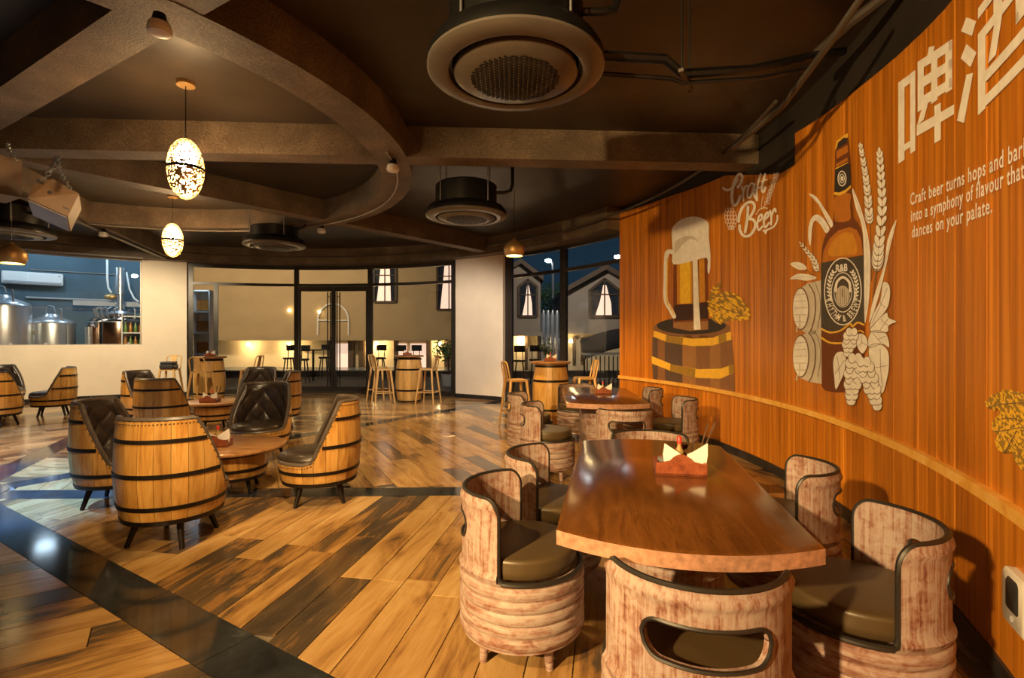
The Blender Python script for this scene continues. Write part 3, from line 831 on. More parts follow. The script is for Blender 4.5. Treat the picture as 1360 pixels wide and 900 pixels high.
# ------------------------------------------------------------------ caddies on the tables
def caddy(x, y, z, deg, where, small=False, s=1.0):
    a = math.radians(deg); Mx = Matrix.Translation((x, y, z)) @ Matrix.Rotation(a, 4, 'Z')
    t = thing('napkin_caddy', (x, y, z), a, 'mahogany napkin caddy ' + where, 'caddy', 'napkin caddies')
    W_, D_, h, th_ = .19 * s, .12 * s, .05 * s, .009 * s
    MB().box((0, 0, th_ / 2), (W_, D_, th_)).build('base', M['caddy'], t, smooth=False)
    for sy in (-1, 1):
        pts = [(-W_ / 2, 0), (W_ / 2, 0), (W_ / 2, h), (W_ * .40, h)] + [(W_ * .25 * q, h + .032 * s * (1 - q * q) + .002) for q in (1.2, .9, .6, .3, 0, -.3, -.6, -.9, -1.2) if abs(q) < 1] + [(-W_ * .40, h), (-W_ / 2, h)]
        y0 = sy * (D_ / 2 - th_ / 2); n = len(pts)
        vs = [(p[0], y0 - th_ / 2, p[1]) for p in pts] + [(p[0], y0 + th_ / 2, p[1]) for p in pts]
        MB().add(vs, [tuple(range(n)), tuple(range(n, 2 * n))[::-1]] + [(i, n + i, n + (i + 1) % n, (i + 1) % n) for i in range(n)]).build('side_board', M['caddy'], t, smooth=False)
    for sx in (-1, 1):
        MB().box((sx * (W_ / 2 - th_ / 2), 0, h / 2), (th_, D_ - 2 * th_, h)).build('end_board', M['caddy'], t, smooth=False)
    MB().box((-.045 * s, 0, h * .5), (th_, D_ - 2 * th_, h * .95)).build('divider', M['caddy'], t, smooth=False)
    def napk(cx, lean, tilt, tall):
        hh, ww = .105 * s * tall, .075 * s; mb = MB(); sh = []
        for k, dy in enumerate((-.008, .0, .008)):
            y1 = -.03 * s + dy
            p = [(cx - ww / 2, y1 - .002 + .01 * s, th_), (cx + ww / 2, y1 + .01 * s, th_), (cx + ww / 2 + lean * .5, y1 + .006, hh * .62), (cx + lean + tilt * ww * .5, y1 - .004 * k, hh * (1 - .06 * k)), (cx - ww / 2 + lean * .5, y1, hh * .62)]
            q = [(a_, b_ + .0035, c_) for a_, b_, c_ in p]
            mb.add(p + q, [(0, 1, 2, 3, 4), (9, 8, 7, 6, 5)] + [(i, 5 + i, 5 + (i + 1) % 5, (i + 1) % 5) for i in range(5)])
        return mb.build('napkin', M['napkin'], None, smooth=False)
    for cx, ln, ti, tl, wd in ((-.018, -.02, -.6, 1.15, 'leaning inward'), (.055, .02, .7, 1.2, 'leaning outward')):
        o = napk(cx * s, ln * s, ti, tl); o.matrix_world = Mx
        tag(o, 'folded white napkin ' + wd + ', caddy ' + where, 'napkin', 'paper napkins')
    b = thing('sauce_bottle', Mx @ Vector((.005 * s, .03 * s, th_)), 0, 'red-capped sauce bottle in the caddy ' + where, 'bottle', 'sauce bottles')
    MB().lathe([(0, 0), (.016 * s, 0), (.017 * s, .01), (.017 * s, .07 * s), (.008 * s, .09 * s), (.008 * s, .10 * s), (0, .10 * s)], 14).build('bottle_body', M['sauce'], b)
    MB().lathe([(0, .10 * s), (.010 * s, .10 * s), (.010 * s, .125 * s), (.006 * s, .13 * s), (0, .13 * s)], 12).build('cap', M['red'], b)
    if not small:
        p = thing('pepper_mill', Mx @ Vector((-.072 * s, -.005, th_)), 0, 'dark glass pepper mill in the caddy ' + where, 'pepper mill', 'pepper mills')
        MB().lathe([(0, 0), (.016 * s, 0), (.016 * s, .035), (.012 * s, .04), (0, .04)], 12).build('jar', M['dark_plastic'], p)
        MB().lathe([(0, .04), (.013 * s, .04), (.014 * s, .055), (.008 * s, .062), (0, .062)], 12).build('mill_head', M['steel'], p)
    for k, (cx, ln) in enumerate(((.065, .035), (.05, .01), (.072, .05))[:2 if small else 3]):
        f = thing('fork' if k != 1 else 'table_knife', Mx @ Vector((cx * s, .028 * s + .008 * k, th_)), a, ('steel fork ' if k == 0 else 'steel knife ' if k == 1 else 'second steel fork ') + 'standing in the caddy ' + where, 'cutlery', 'cutlery in caddies')
        a0 = Vector((0, 0, 0)); b0 = Vector((ln * s, 0, .13 * s)); c0 = Vector((ln * s * 1.45, 0, .185 * s))
        MB().bar(a0, b0, .008 * s, .003 * s).build('handle', M['chrome'], f, smooth=False)
        if k == 1: MB().bar(b0, c0, .014 * s, .002 * s).build('blade', M['chrome'], f, smooth=False)
        else:
            mb = MB().bar(b0, b0.lerp(c0, .4), .020 * s, .003 * s)
            for q in (-1, -.33, .33, 1): mb.bar(b0.lerp(c0, .4) + Vector((0, q * .008 * s, 0)), c0 + Vector((0, q * .008 * s, 0)), .003 * s, .002 * s)
            mb.build('fork_head', M['chrome'], f, smooth=False)
caddy(.80, 2.45, .7625, -10, 'on the large polished table', s=1.2)
gl = thing('wine_glass', (.86, 2.56, .7625), 0, 'small stemmed glass of dark wine behind the napkins on the large table', 'glass')
MB().lathe([(0, 0), (.026, 0), (.026, .003), (.004, .008), (.004, .075), (.02, .09), (.027, .115), (.024, .15), (.0225, .15), (.025, .115), (.018, .093), (0, .082)], 20).build('bowl_and_stem', M['glass'], gl)
MB().lathe([(0, .083), (.017, .094), (.0235, .113), (0, .113)], 20).build('wine', plain('red_wine', (.06, .006, .01), .1), gl)
caddy(1.06, 5.98, .7625, -4, 'on the farther long table', True)
caddy(-2.70, 4.66, .4265, 10, 'on the low table nearest the granite strip', True, 1.3)
caddy(-4.66, 7.9, .4265, 0, 'on the farther low table', True, 1.3)
caddy(.62, 8.3, 1.0385, 0, 'on the pendant-lit barrel table', True)
caddy(-2.33, 11.4, 1.0385, 5, 'on the barrel table by the pier', True)
caddy(-6.3, 10.7, 1.0385, 8, 'on the barrel table near the brewery wall', True)
caddy(-9.15, 9.25, .4265, 8, 'on the low table below the brewery window', True, .8)
# ------------------------------------------------------------------ pendants
def egg(x, y, z, label):
    t = thing('egg_pendant', (x, y, 0), 0, label, 'lamp', 'perforated egg pendants')
    a, h = .145, .27
    MB().lathe([(0, ZS - .035), (.07, ZS - .035), (.075, ZS - .03), (.075, ZS - .001), (0, ZS - .001)], 24).build('ceiling_rose', M['copper'], t)
    MB().tube([(0, 0, z + h), (0, 0, ZS - .03)], .004, 6).build('cable', M['black_metal'], t)
    n, k = 64, 56; rg = random.Random(int(x * 100)); mb = MB()
    jit = {}
    def P(i, j):
        j %= n
        if (i, j) not in jit: jit[(i, j)] = (rg.uniform(-.35, .35), rg.uniform(-.35, .35))
        di, dj = jit[(i, j)] if 0 < i < k else (0, 0)
        p = PI * (i + di) / k; q = 2 * PI * (j + dj + (i % 2) * .5) / n
        return Vector((a * math.sin(p) * math.cos(q), a * math.sin(p) * math.sin(q), z + h * math.cos(p)))
    for i in range(1, k - 1):
        for j in range(n):
            q = [P(i, j), P(i, j + 1), P(i + 1, j + 1), P(i + 1, j)]
            hole = rg.random() < (.80 if i < k * .47 else .45)
            if not hole: mb.add(q, [(0, 1, 2, 3)])
            else:
                c = (q[0] + q[1] + q[2] + q[3]) / 4; s_ = [c + (p - c) * rg.uniform(.6, .85) for p in q]
                mb.add(q + s_, [(0, 1, 5, 4), (1, 2, 6, 5), (2, 3, 7, 6), (3, 0, 4, 7)])
    mb.build('pierced_shell', M['egg_shell'], t, smooth=False)
    MB().lathe([(a + .002, z - .012), (a + .007, z - .009), (a + .007, z + .009), (a + .002, z + .012), (a - .003, z + .01), (a - .003, z - .01), (a + .002, z - .012)], 40).build('waist_band', M['hoop'], t)
    MB().ball((0, 0, z + .10), (.085, .085, .12), 20, 12).build('bulb', M['egg_bulb'], t)
    MB().ball((0, 0, z - .16), (.05, .05, .06), 16, 10).build('lower_bulb', M['egg_bulb2'], t)
    lamp('egg_light', 'POINT', (x, y, z - .02), 190, WARM, size=.13)
M['egg_shell'] = plain('gold_lattice', (.65, .45, .20), .35, .6, var=.2)
M['egg_bulb'] = emit('warm_bulb', (1.0, .80, .48), 80)
M['egg_bulb2'] = emit('warm_bulb_low', (1.0, .76, .42), 22)
egg(-2.90, 4.55, 2.91, 'glowing pierced egg pendant hanging inside the ring beam, over the armchairs')
egg(-5.40, 8.15, 2.97, 'glowing pierced egg pendant over the farther low table')
def dome(x, y, z, s, label):
    t = thing('copper_pendant', (x, y, 0), 0, label, 'lamp', 'copper pendants')
    MB().tube([(0, 0, z + .14 * s), (0, 0, ZS - .001)], .004, 6).build('cable', M['black_metal'], t)
    pr = [(.012, .15), (.014, .135), (.03, .125), (.07, .10), (.13, .05), (.155, .0), (.150, -.06), (.135, -.10), (.125, -.115)]
    pr = pr + [(r - .004, zz) for r, zz in pr[::-1]]
    MB().lathe([(r * s, z + zz * s) for r, zz in pr], 36).build('shade', M['copper'], t, ang=60)
    MB().lathe([(0, z - .095 * s), (.118 * s, z - .10 * s), (.118 * s, z - .085 * s), (0, z - .08 * s)], 28).build('diffuser', M['dome_em'], t)
    lamp('dome_light', 'SPOT', (x, y, z - .13 * s), 260, (1.0, .60, .20), (x, y, 0), .07, 135, .5)
M['dome_em'] = emit('warm_diffuser', (1.0, .70, .28), 16)
dome(.035, 7.9, 2.80, 1.05, 'copper dome pendant over the high barrel table by the window jamb')
dome(-6.45, 6.6, 2.49, 1.03, 'copper dome pendant in front of the brewery window')

# ------------------------------------------------------------------ ceiling cassettes
def cassette(x, y, z, label, D=1.0, hd=.42):
    t = thing('ceiling_cassette', (x, y, z), 0, label, 'air conditioner', 'round ceiling cassettes')
    r = D / 2
    MB().lathe([(r * .70, .10), (r * .76, .12), (r * .76, hd - .02), (r * .70, hd), (0, hd)], 40).build('drum', M['black_metal'], t)
    MB().lathe([(r * .76, .005), (r * .80, -.004), (r * .97, .012), (r, .022), (r, .035), (r * .76, .05), (r * .76, .005)], 64).build('outer_ring', M['ac_face'], t, ang=50)
    MB().lathe([(r * .72, .045), (r * .995, .036), (r * .995, .08), (r * .93, .13), (r * .74, .16), (r * .72, .045)], 64).build('housing', M['black_metal'], t, ang=50)
    MB().lathe([(0, -.028), (r * .40, -.026), (r * .62, -.016), (r * .70, .0), (r * .70, .02), (r * .6, .04), (0, .04)], 64).build('face_disc', M['ac_face'], t, ang=50)
    g = MB(); p = .027
    for i in range(-12, 13):
        for j in range(-13, 14):
            for f in (0, 1):
                px_, py_ = i * p * 1.0, (j + (i % 2) * .5) * p
                cx_, cy_ = px_ + (p * .27 if f else 0), py_ + (p * .5 if f else 0)
                if math.hypot(cx_, cy_) < r * .50:
                    q = .0115; sgn = -1 if f else 1
                    zz = -.0295 + .0075 * (math.hypot(cx_, cy_) / (r * .6)) ** 2
                    g.add([(cx_ + sgn * q, cy_, zz), (cx_ - sgn * q * .7, cy_ + q, zz), (cx_ - sgn * q * .7, cy_ - q, zz)], [(0, 1, 2)])
    tag(g.build('grille_holes', M['hole'], t, smooth=False), kind='stuff')
    for k in range(4):
        a = PI / 4 + k * PI / 2; rr = r * .80
        MB().tube([(rr * math.cos(a), rr * math.sin(a), .09), (rr * math.cos(a), rr * math.sin(a), ZS - z - .001)], .007, 6).build('hanger_rod', M['steel'], t)
    MB().tube([(r * .74, -.1, .3), (r * .95, -.1, .3), (r * 1.1, -.08, .33), (r * 1.15, -.05, .42), (r * 1.15, -.05, ZS - z - .01)], .022, 8).build('refrigerant_pipe', M['black_metal'], t)
    return t
cassette(.02, 2.92, 2.90, 'large round ceiling cassette hanging over the aisle before the cross beam')
cassette(-.58, 6.5, 2.93, 'round ceiling cassette beyond the cross beam, beside the ring beam', 1.02)
cassette(-4.08, 8.8, 2.98, 'round ceiling cassette between the pierced pendants and the glass door', 1.0, .34)
cassette(-7.4, 7.55, 2.93, 'round ceiling cassette under the hanging speakers by the brewery window', 1.05)

# ------------------------------------------------------------------ speakers
sp_t = thing('loudspeaker', at_y(70, 262, 4.7), 0, 'brown wedge loudspeaker with two sockets hanging on chains', 'loudspeaker', 'hanging loudspeakers')
o0 = sp_t.location
face = [at_y(u, v, y) - o0 for u, v, y in ((45, 245, 4.56), (70, 237.5, 4.68), (105, 257, 4.82), (90, 287.5, 4.72), (36, 263, 4.48))]
E = Vector((-.178, .24, -.085)); n = 5
MB().add(face + [p + E for p in face], [tuple(range(n)), tuple(range(n, 2 * n))[::-1]] + [(i, n + i, n + (i + 1) % n, (i + 1) % n) for i in range(n)]).build('cabinet', M['speaker_wood'], sp_t, smooth=False)
g0, g1 = face[4], face[3]; nn = (g1 - g0).cross(E).normalized()
if nn.z > 0: nn = -nn
q = [g0.lerp(g1, .03) + E * .04, g0.lerp(g1, .97) + E * .04, g0.lerp(g1, .97) + E * .97, g0.lerp(g1, .03) + E * .97]
MB().add([p + nn * .001 for p in q] + [p + nn * .012 for p in q], [(0, 1, 2, 3), (4, 7, 6, 5)] + [(i, 4 + i, 4 + (i + 1) % 4, (i + 1) % 4) for i in range(4)]).build('grille', M['grey_plastic'], sp_t, smooth=False)
fc = sum(face, Vector()) / 5; fx = (face[3] - face[4]).normalized(); fn = fx.cross(face[1] - face[4]).normalized()
if fn.y > 0: fn = -fn
fy = fn.cross(fx)
def disc(c, r, h, name, mt, sx=1.0):
    k = 18; P = [c + fx * r * sx * math.cos(2 * PI * i / k) + fy * r * math.sin(2 * PI * i / k) for i in range(k)]
    MB().add([p + fn * .0005 for p in P] + [p + fn * h for p in P], [tuple(range(k)), tuple(range(k, 2 * k))] + [(i, k + i, k + (i + 1) % k, (i + 1) % k) for i in range(k)]).build(name, mt, sp_t, smooth=False)
disc(fc + fx * .01, .055, .004, 'connector_plate', M['speaker_wood'], 1.5)
for s_ in (-1, 1): disc(fc + fx * (.01 + .032 * s_), .02, .008, 'connector_socket', M['dark_plastic'])
for c_ in (fc - fx * .11 + fy * .06, fc + fx * .12 - fy * .07): disc(c_, .014, .006, 'handle_slot', M['dark_plastic'], 2.0)
sp_u = thing('loudspeaker', at_y(-10, 236, 4.85), math.radians(-30), 'brown loudspeaker with louvred side, cut off beside the wedge speaker', 'loudspeaker', 'hanging loudspeakers')
MB().box((0, 0, 0), (.42, .30, .36)).build('cabinet', M['speaker_wood'], sp_u, smooth=False)
g = MB()
for k in range(22): g.box((-.02, -.1515, -.165 + k * .0155), (.36, .004, .006))
tag(g.build('grille_louvres', M['beam'], sp_u, smooth=False), kind='stuff')
def chain(pts, label):
    mb = MB(); P = [Vector(p) for p in pts]; prev = None; k = 0
    for i in range(len(P) - 1):
        L = (P[i + 1] - P[i]).length; n = max(1, int(L / .045))
        for j in range(n):
            c = P[i].lerp(P[i + 1], (j + .5) / n); d = (P[i + 1] - P[i]).normalized(); s = d.orthogonal().normalized()
            if k % 2: s = d.cross(s)
            mb.tube([c + d * .032 * math.cos(q) + s * .016 * math.sin(q) for q in np.linspace(0, 2 * PI, 10, endpoint=False)], .006, 5, closed=True); k += 1
    tag(mb.build('chain', M['steel'], None), label, 'chain', 'speaker chains')
chain([at_y(54, 243, 4.70), at_y(66, 228, 4.80), at_y(74, 214, 5.0), at_y(74, 208, 5.05)], 'steel chain from the beam to the wedge loudspeaker, inner strand')
chain([at_y(93, 251, 4.66), at_y(86, 238, 4.72), at_y(79, 228, 4.85), at_y(77, 208, 5.05)], 'steel chain looped on the wedge loudspeaker corner')
chain([at_y(22, 213, 4.75), at_y(13, 201, 4.85), at_y(10, 190, 5.0)], 'steel chain of the cut-off loudspeaker')

# ------------------------------------------------------------------ detectors, conduits and pipes
def detector(x, y, z, s, label):
    t = thing('smoke_detector', (x, y, z), 0, label, 'smoke detector', 'smoke detectors')
    MB().lathe([(0, 0), (.05 * s, 0), (.055 * s, -.01 * s), (.055 * s, -.03 * s), (.06 * s, -.032 * s), (.055 * s, -.055 * s), (.03 * s, -.066 * s), (0, -.068 * s)], 28).build('detector_head', M['white'], t)
    MB().lathe([(0, .05 * s), (.03 * s, .05 * s), (.04 * s, .0), (0, .0)], 20).build('mount', M['black_metal'], t)
q = on_z(212, 12, ZB); detector(q.x, q.y, ZB - .085, 1.1, 'large white smoke detector under the crossing of ring and beam')
q = on_z(522, 212, ZB); detector(q.x, q.y, ZB - .06, 1.15, 'white smoke detector where the ring beam meets the cross beam')
q = on_z(427, 299, ZB); detector(q.x, q.y, ZB - .06, 1.2, 'white smoke detector on the ring beam toward the glass door')
q = on_z(137, 304, ZB); detector(q.x, q.y, ZB - .06, 1.2, 'white smoke detector beside the speaker chains')
def pipe(name, pts, r, mt, label, n=8, cat='pipe', grp=None):
    return tag(MB().tube(pts, r, n).build(name, mt, None), label, cat, grp)
pipe('conduit', [(CX + 3.80 * math.cos(a), CY + 3.80 * math.sin(a), ZB - .012) for a in np.linspace(-.02, 2.6, 60)], .011, M['pipe_light'], 'thin grey conduit following the underside of the ring beam')
pipe('conduit', [(-6.35, 6.0, ZB - .033), (-8.25, 12.2, ZB - .033)], .03, M['pipe'], 'dark conduit under the beam toward the brewery window')
pipe('conduit', [(CX + 7.45 * math.cos(a), CY + 7.45 * math.sin(a), 3.46) for a in np.linspace(wall_th(1030, 7.45), wall_th(-200, 7.45), 90)], .018, M['pipe'], 'curved conduit round the hall below the slab')
pipe('conduit', [(CX + 7.51 * math.cos(a), CY + 7.51 * math.sin(a), 3.30) for a in np.linspace(wall_th(190, 7.53), wall_th(-200, 7.53), 40)], .022, M['pipe_light'], 'pale rail along the top of the brewery window')
pipe('ceiling_pipe', [at_y(974, 196, 4.75), at_y(1040, 140, 3.9), at_y(1100, 60, 3.2), at_y(1150, -12, 2.85)], .022, M['pipe'], 'brown pipe slanting under the slab toward the cross beam')
pipe('ceiling_pipe', [at_y(1085, 70, 3.75), at_y(1130, 30, 3.4), at_y(1190, -16, 3.1)], .035, M['pipe'], 'dark pipe beside the slanting brown pipe')
pipe('cable_bundle', [(.52, 3.0, 3.06), (.9, 3.02, 3.05), at_y(905, 98, 3.1), at_y(1000, 92, 3.3), at_y(1075, 75, 3.6), at_y(1120, 68, 3.75)], .03, M['black_metal'], 'black cable bundle from the large cassette to the slanting pipes', 8, 'cable')
pipe('cable_bundle', [(.52, 3.05, 2.98), (.95, 3.05, 2.95), at_y(905, 110, 3.1), at_y(1010, 104, 3.3), at_y(1075, 90, 3.6)], .014, M['black_metal'], 'thin black cable sagging under the cable bundle', 8, 'cable')
hg = thing('cable_hanger', at_y(911, 100, 3.1), 0, 'threaded-rod hanger carrying the black cable bundle', 'hanger')
c = hg.location
MB().bar((-.07, -.12, -.03), (.07, .12, -.03), .03, .02).build('cross_channel', M['pipe'], hg, smooth=False)
for s_ in (-1, 1): MB().tube([(s_ * .06, s_ * .11, -.05), (s_ * .06, s_ * .11, ZS - c.z - .001)], .005, 6).build('threaded_rod', M['black_metal'], hg)

# wall socket near the skirting
t0, z0 = wall_tz(1372, 803)
sk = thing('wall_socket', cyl(t0, z0, R - .022), t0, 'white rounded wall socket with dark insert above the skirting', 'socket')
mb = MB(); hw, hh, rr = .10, .105, .03
def rrect(hw, hh, r, n=6):
    return [(sx * (hw - r) + r * math.cos(a0 + PI / 2 * i / n), sy * (hh - r) + r * math.sin(a0 + PI / 2 * i / n)) for sx, sy, a0 in ((1, 1, 0), (-1, 1, PI / 2), (-1, -1, PI), (1, -1, 1.5 * PI)) for i in range(n + 1)]
def plate(hw, hh, r, x0, x1, cy_=0, cz_=0):
    pts = rrect(hw, hh, r); n = len(pts); pts2 = rrect(hw - .008, hh - .008, max(.004, r - .006))
    vs = [(x0, cy_ + p[0], cz_ + p[1]) for p in pts] + [(x1 + .006, cy_ + p[0], cz_ + p[1]) for p in pts] + [(x1, cy_ + p[0], cz_ + p[1]) for p in pts2]
    return MB().add(vs, [tuple(range(n)), tuple(range(2 * n, 3 * n))[::-1]] + [(l * n + i, l * n + (i + 1) % n, (l + 1) * n + (i + 1) % n, (l + 1) * n + i) for l in (0, 1) for i in range(n)])
plate(hw, hh, rr, 0, -.035).build('cover', M['white'], sk, ang=50)
plate(.05, .062, .02, -.034, -.042, 0, .02).build('dark_insert', M['dark_plastic'], sk, ang=50)
mk = MB().tube([(-.0375, .012 * math.cos(a), -.066 + .014 * math.sin(a)) for a in np.linspace(0, 2 * PI, 14, endpoint=False)], .0015, 5, closed=True)
mk.tube([(-.0375, .0, -.066 + .012), (-.0375, .0, -.066 - .012)], .0015, 5); mk.tube([(-.0375, .008, -.060), (-.0375, -.008, -.072)], .0015, 5)
mk.build('emblem', M['grey_plastic'], sk)
# ------------------------------------------------------------------ brewery room behind the window
RBK = 10.6
ta, tb = wall_th(205, 9), wall_th(-420, 9)
struct(MB().arc(ta, tb, RBK, RBK + .1, 0, 4.0).build('wall_brewery_back', M['blue_wall'], ang=20))
struct(MB().arc(ta - .012, ta, R + .2, RBK + .1, 0, 4.0, 1).build('wall_brewery_side', M['blue_wall'], smooth=False))
struct(MB().arc(ta, tb, R + .2, RBK + .1, 4.0, 4.1).build('ceiling_brewery', M['blue_wall'], smooth=False))
struct(MB().arc(ta, tb, R + .2, RBK + .1, ZH + .38, 4.0).build('trim_2', M['black_wall'], smooth=False)) if False else None
def bp(u, z, rad): t = wall_t(u, rad); return Vector(((u - 680) / F * t, t, z))
M['brew_lamp'] = emit('white_tube', (.75, .9, 1.0), 6)
for u in (-60, 60, 165):
    p = bp(u, 3.9, 9.2)
    lamp('brewery_light', 'POINT', (p.x, p.y, 3.75), 55, COOL, size=.25)
def tank(u, rad, r, ztop, mt, label, dome=.18, leg=True):
    p = bp(u, 0, rad); t = thing('brewing_tank', (p.x, p.y, 0), 0, label, 'tank', 'brewing tanks')
    MB().lathe([(0, .25), (r * .5, .28), (r * .97, .42), (r, .47), (r, ztop - .03), (r * .985, ztop), (r * .9, ztop + dome * .3), (r * .5, ztop + dome * .8), (r * .3, ztop + dome), (0, ztop + dome)], 48).build('vessel', mt, t, ang=50)
    for z in (ztop - .02, .9): MB().lathe([(r, z - .012), (r + .012, z - .008), (r + .012, z + .008), (r, z + .012)], 48).build('weld_band', M['steel'], t)
    MB().lathe([(0, ztop + dome - .02), (r * .36, ztop + dome - .05), (r * .38, ztop + dome - .01), (r * .30, ztop + dome + .05), (0, ztop + dome + .07)], 28).build('manhole_lid', M['steel'], t)
    MB().tube([(-.12, 0, ztop + dome), (-.12, 0, ztop + dome + .2), (-.06, 0, ztop + dome + .26), (.06, 0, ztop + dome + .24), (.1, 0, ztop + dome + .1)], .016, 8).build('lid_pipe', M['steel'], t)
    MB().tube([(r * .8, -r * .3, ztop), (r * .8, -r * .3, ztop + .3), (r * .75, -r * .3, ztop + .34)], .02, 8).build('vent_pipe', M['steel'], t)
    for k in range(3):
        a = k * 2 * PI / 3 + .4; MB().tube([(r * .7 * math.cos(a), r * .7 * math.sin(a), .4), (r * .7 * math.cos(a), r * .7 * math.sin(a), 0)], .03, 8).build('leg', M['steel'], t)
    return t
tank(2, 9.2, .52, 2.18, M['steel'], 'tall steel brewing tank cut off behind the brewery glass')
tk = tank(68, 9.55, .47, 1.80, M['steel'], 'squat steel brewing tank with round lid and label plate', .16)
MB().box((-.02, -.478, 1.55), (.16, .01, .10)).build('label_plate', M['pipe_light'], tk, smooth=False)
MB().tube([(.50, -.1, .9), (.50, -.1, 1.75)], .018, 8).build('sight_gauge', M['grey_plastic'], tk)
tk = tank(160, 9.45, .66, 1.85, M['copper_tank'], 'copper-toned mash tun with tall steel flue', .22)
MB().tube([(0, 0, 2.05), (0, 0, 2.55), (0, 0, 2.56), (0, 0, 3.25)], [.07, .07, .115, .115], 24).build('flue', M['steel'], tk)
for k in range(7):
    a = -PI * .9 + k * .28; MB().tube([(.5 * math.cos(a), .5 * math.sin(a), 1.95), (.55 * math.cos(a), .55 * math.sin(a), 2.15), (.45 * math.cos(a + .1), .45 * math.sin(a + .1), 2.2)], .02, 8).build('valve', M['steel'], tk)
MB().tube([(-.25, -.68, .8), (-.25, -.70, 1.7)], .08, 12).build('side_cylinder', M['steel'], tk)
M['bottle_green'] = plain('green_bottles', (.12, .22, .05), .25, var=.4, scale=30)
M['amber'] = plain('amber_bottles', (.40, .16, .03), .2, var=.4, scale=30)
p = bp(184, 0, 8.42); t_ = wall_th(184, 8.42)
sh = thing('bottle_shelf', (p.x, p.y, 0), t_, 'white rack of bottled beer beside the mash tun', 'shelf')
for z in (1.2, 1.55, 1.95): MB().box((0, 0, z), (.3, .62, .025)).build('shelf_board', M['white'], sh, smooth=False)
for s_ in (-1, 1): MB().box((0, s_ * .31, 1.0), (.3, .02, 2.0)).build('side_panel', M['white'], sh, smooth=False)
for zi, z in enumerate((1.213, 1.563)):
    for k in range(6):
        q = Matrix.Rotation(t_, 3, 'Z') @ Vector((-.08, -.25 + k * .1, 0)) + Vector((p.x, p.y, z))
        o = MB().lathe([(0, 0), (.038, 0), (.038, .15), (.014, .21), (.014, .26), (0, .26)], 12).build('beer_bottle', M['amber'] if (k + zi) % 2 else M['bottle_green'], None, loc=q)
        tag(o, ('amber' if (k + zi) % 2 else 'green') + ' beer bottle on the ' + ('upper' if zi else 'lower') + ' board of the white rack', 'bottle', 'bottles on the white rack')
# split air conditioner on the back wall
tA, zA = wall_tz(44, 370, RBK - .12)
acu = thing('split_air_conditioner', cyl(tA, zA, RBK - .03), tA, 'white split air conditioner on the blue brewery wall', 'air conditioner')
def bevelbox(name, c, s, mt, par, w=.02):
    o = MB().box((0, 0, 0), s).build(name, mt, par, smooth=True, loc=c); b = o.modifiers.new('bevel', 'BEVEL'); b.width = w; b.segments = 3; return o
bevelbox('casing', (-.10, 0, 0), (.2, 1.16, .32), M['white'], acu, .04)
bevelbox('air_flap', (-.195, 0, -.10), (.03, 1.08, .05), M['grey_plastic'], acu, .008)
MB().box((-.202, -.5, .09), (.004, .04, .02)).build('display', M['dark_plastic'], acu, smooth=False)
pipe('wall_pipe', [bp(u, 2.46, RBK - .04) for u in (34, 60, 90, 120, 148)], .028, M['grey_plastic'], 'pale pipe running along the blue brewery wall')
pipe('hose', [bp(142, 3.95, 9.9), bp(142.5, 3.0, 9.9), bp(144, 2.75, 9.9), bp(148, 2.62, 9.8)], .025, M['white'], 'white hose hanging from the brewery ceiling')
pipe('hose', [bp(168, 3.2, 9.9), bp(172, 2.75, 9.9), bp(178, 2.5, 9.8), bp(184, 2.4, 9.7)], .022, M['white'], 'white hose draped over the mash tun')
pipe('glass_rail', [bp(u, 3.18, RBK - .03) for u in (40, 110, 180)], .012, M['pipe_light'], 'thin pale line across the upper brewery wall')
o = MB().arc(wall_th(187, 9.95), wall_th(97, 9.95), 9.9, 10.0, 2.27, 2.40).build('cable_duct', M['grey_plastic'], smooth=False)
tag(o, 'pale rectangular duct behind the mash tun', 'duct')
lp = bp(147, 2.5, 9.6)
o = tag(MB().ball(lp, (.16, .12, .08), 14, 8).build('tank_lamp', M['copper'], None), 'orange-toned lamp above the mash tun, an unlit copper ball', 'motor')  # stands for an orange lamp, modelled as an unlit copper ball

# ------------------------------------------------------------------ outside in the night
M['pave'] = plain('wet_terrace_paving', (.10, .13, .16), .25, var=.25, scale=2)
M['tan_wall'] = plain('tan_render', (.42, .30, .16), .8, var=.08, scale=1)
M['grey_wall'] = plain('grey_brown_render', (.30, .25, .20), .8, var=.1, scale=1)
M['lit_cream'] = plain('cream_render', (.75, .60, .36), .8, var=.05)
M['dark_wood'] = plain('dark_timber', (.07, .04, .02), .6)
M['curtain'] = emit('glowing_pink_curtain', (.95, .66, .50), .95)  # room light behind the curtains put in as emission
M['drape'] = plain('dark_drape', (.05, .035, .03), .8)
M['night_pane'] = plain('dark_window_glass', (.03, .035, .045), .08)
M['street'] = emit('street_light', (.85, .95, 1.0), 60)
M['sconce'] = emit('sconce_light', (1.0, .75, .35), 25)
struct(MB().box((-5, 38, -.10), (120, 50, .06)).build('ground', M['pave'], smooth=False))
def px_box(u0, u1, v0, v1, y, dep):
    a, b = at_y(u0, v0, y), at_y(u1, v1, y)
    return (a.x + b.x) / 2, y + dep / 2, (a.z + b.z) / 2, abs(b.x - a.x), dep, abs(a.z - b.z)
def pxb(mb, u0, u1, v0, v1, y, dep): q = px_box(u0, u1, v0, v1, y, dep); mb.box(q[:3], q[3:]); return mb
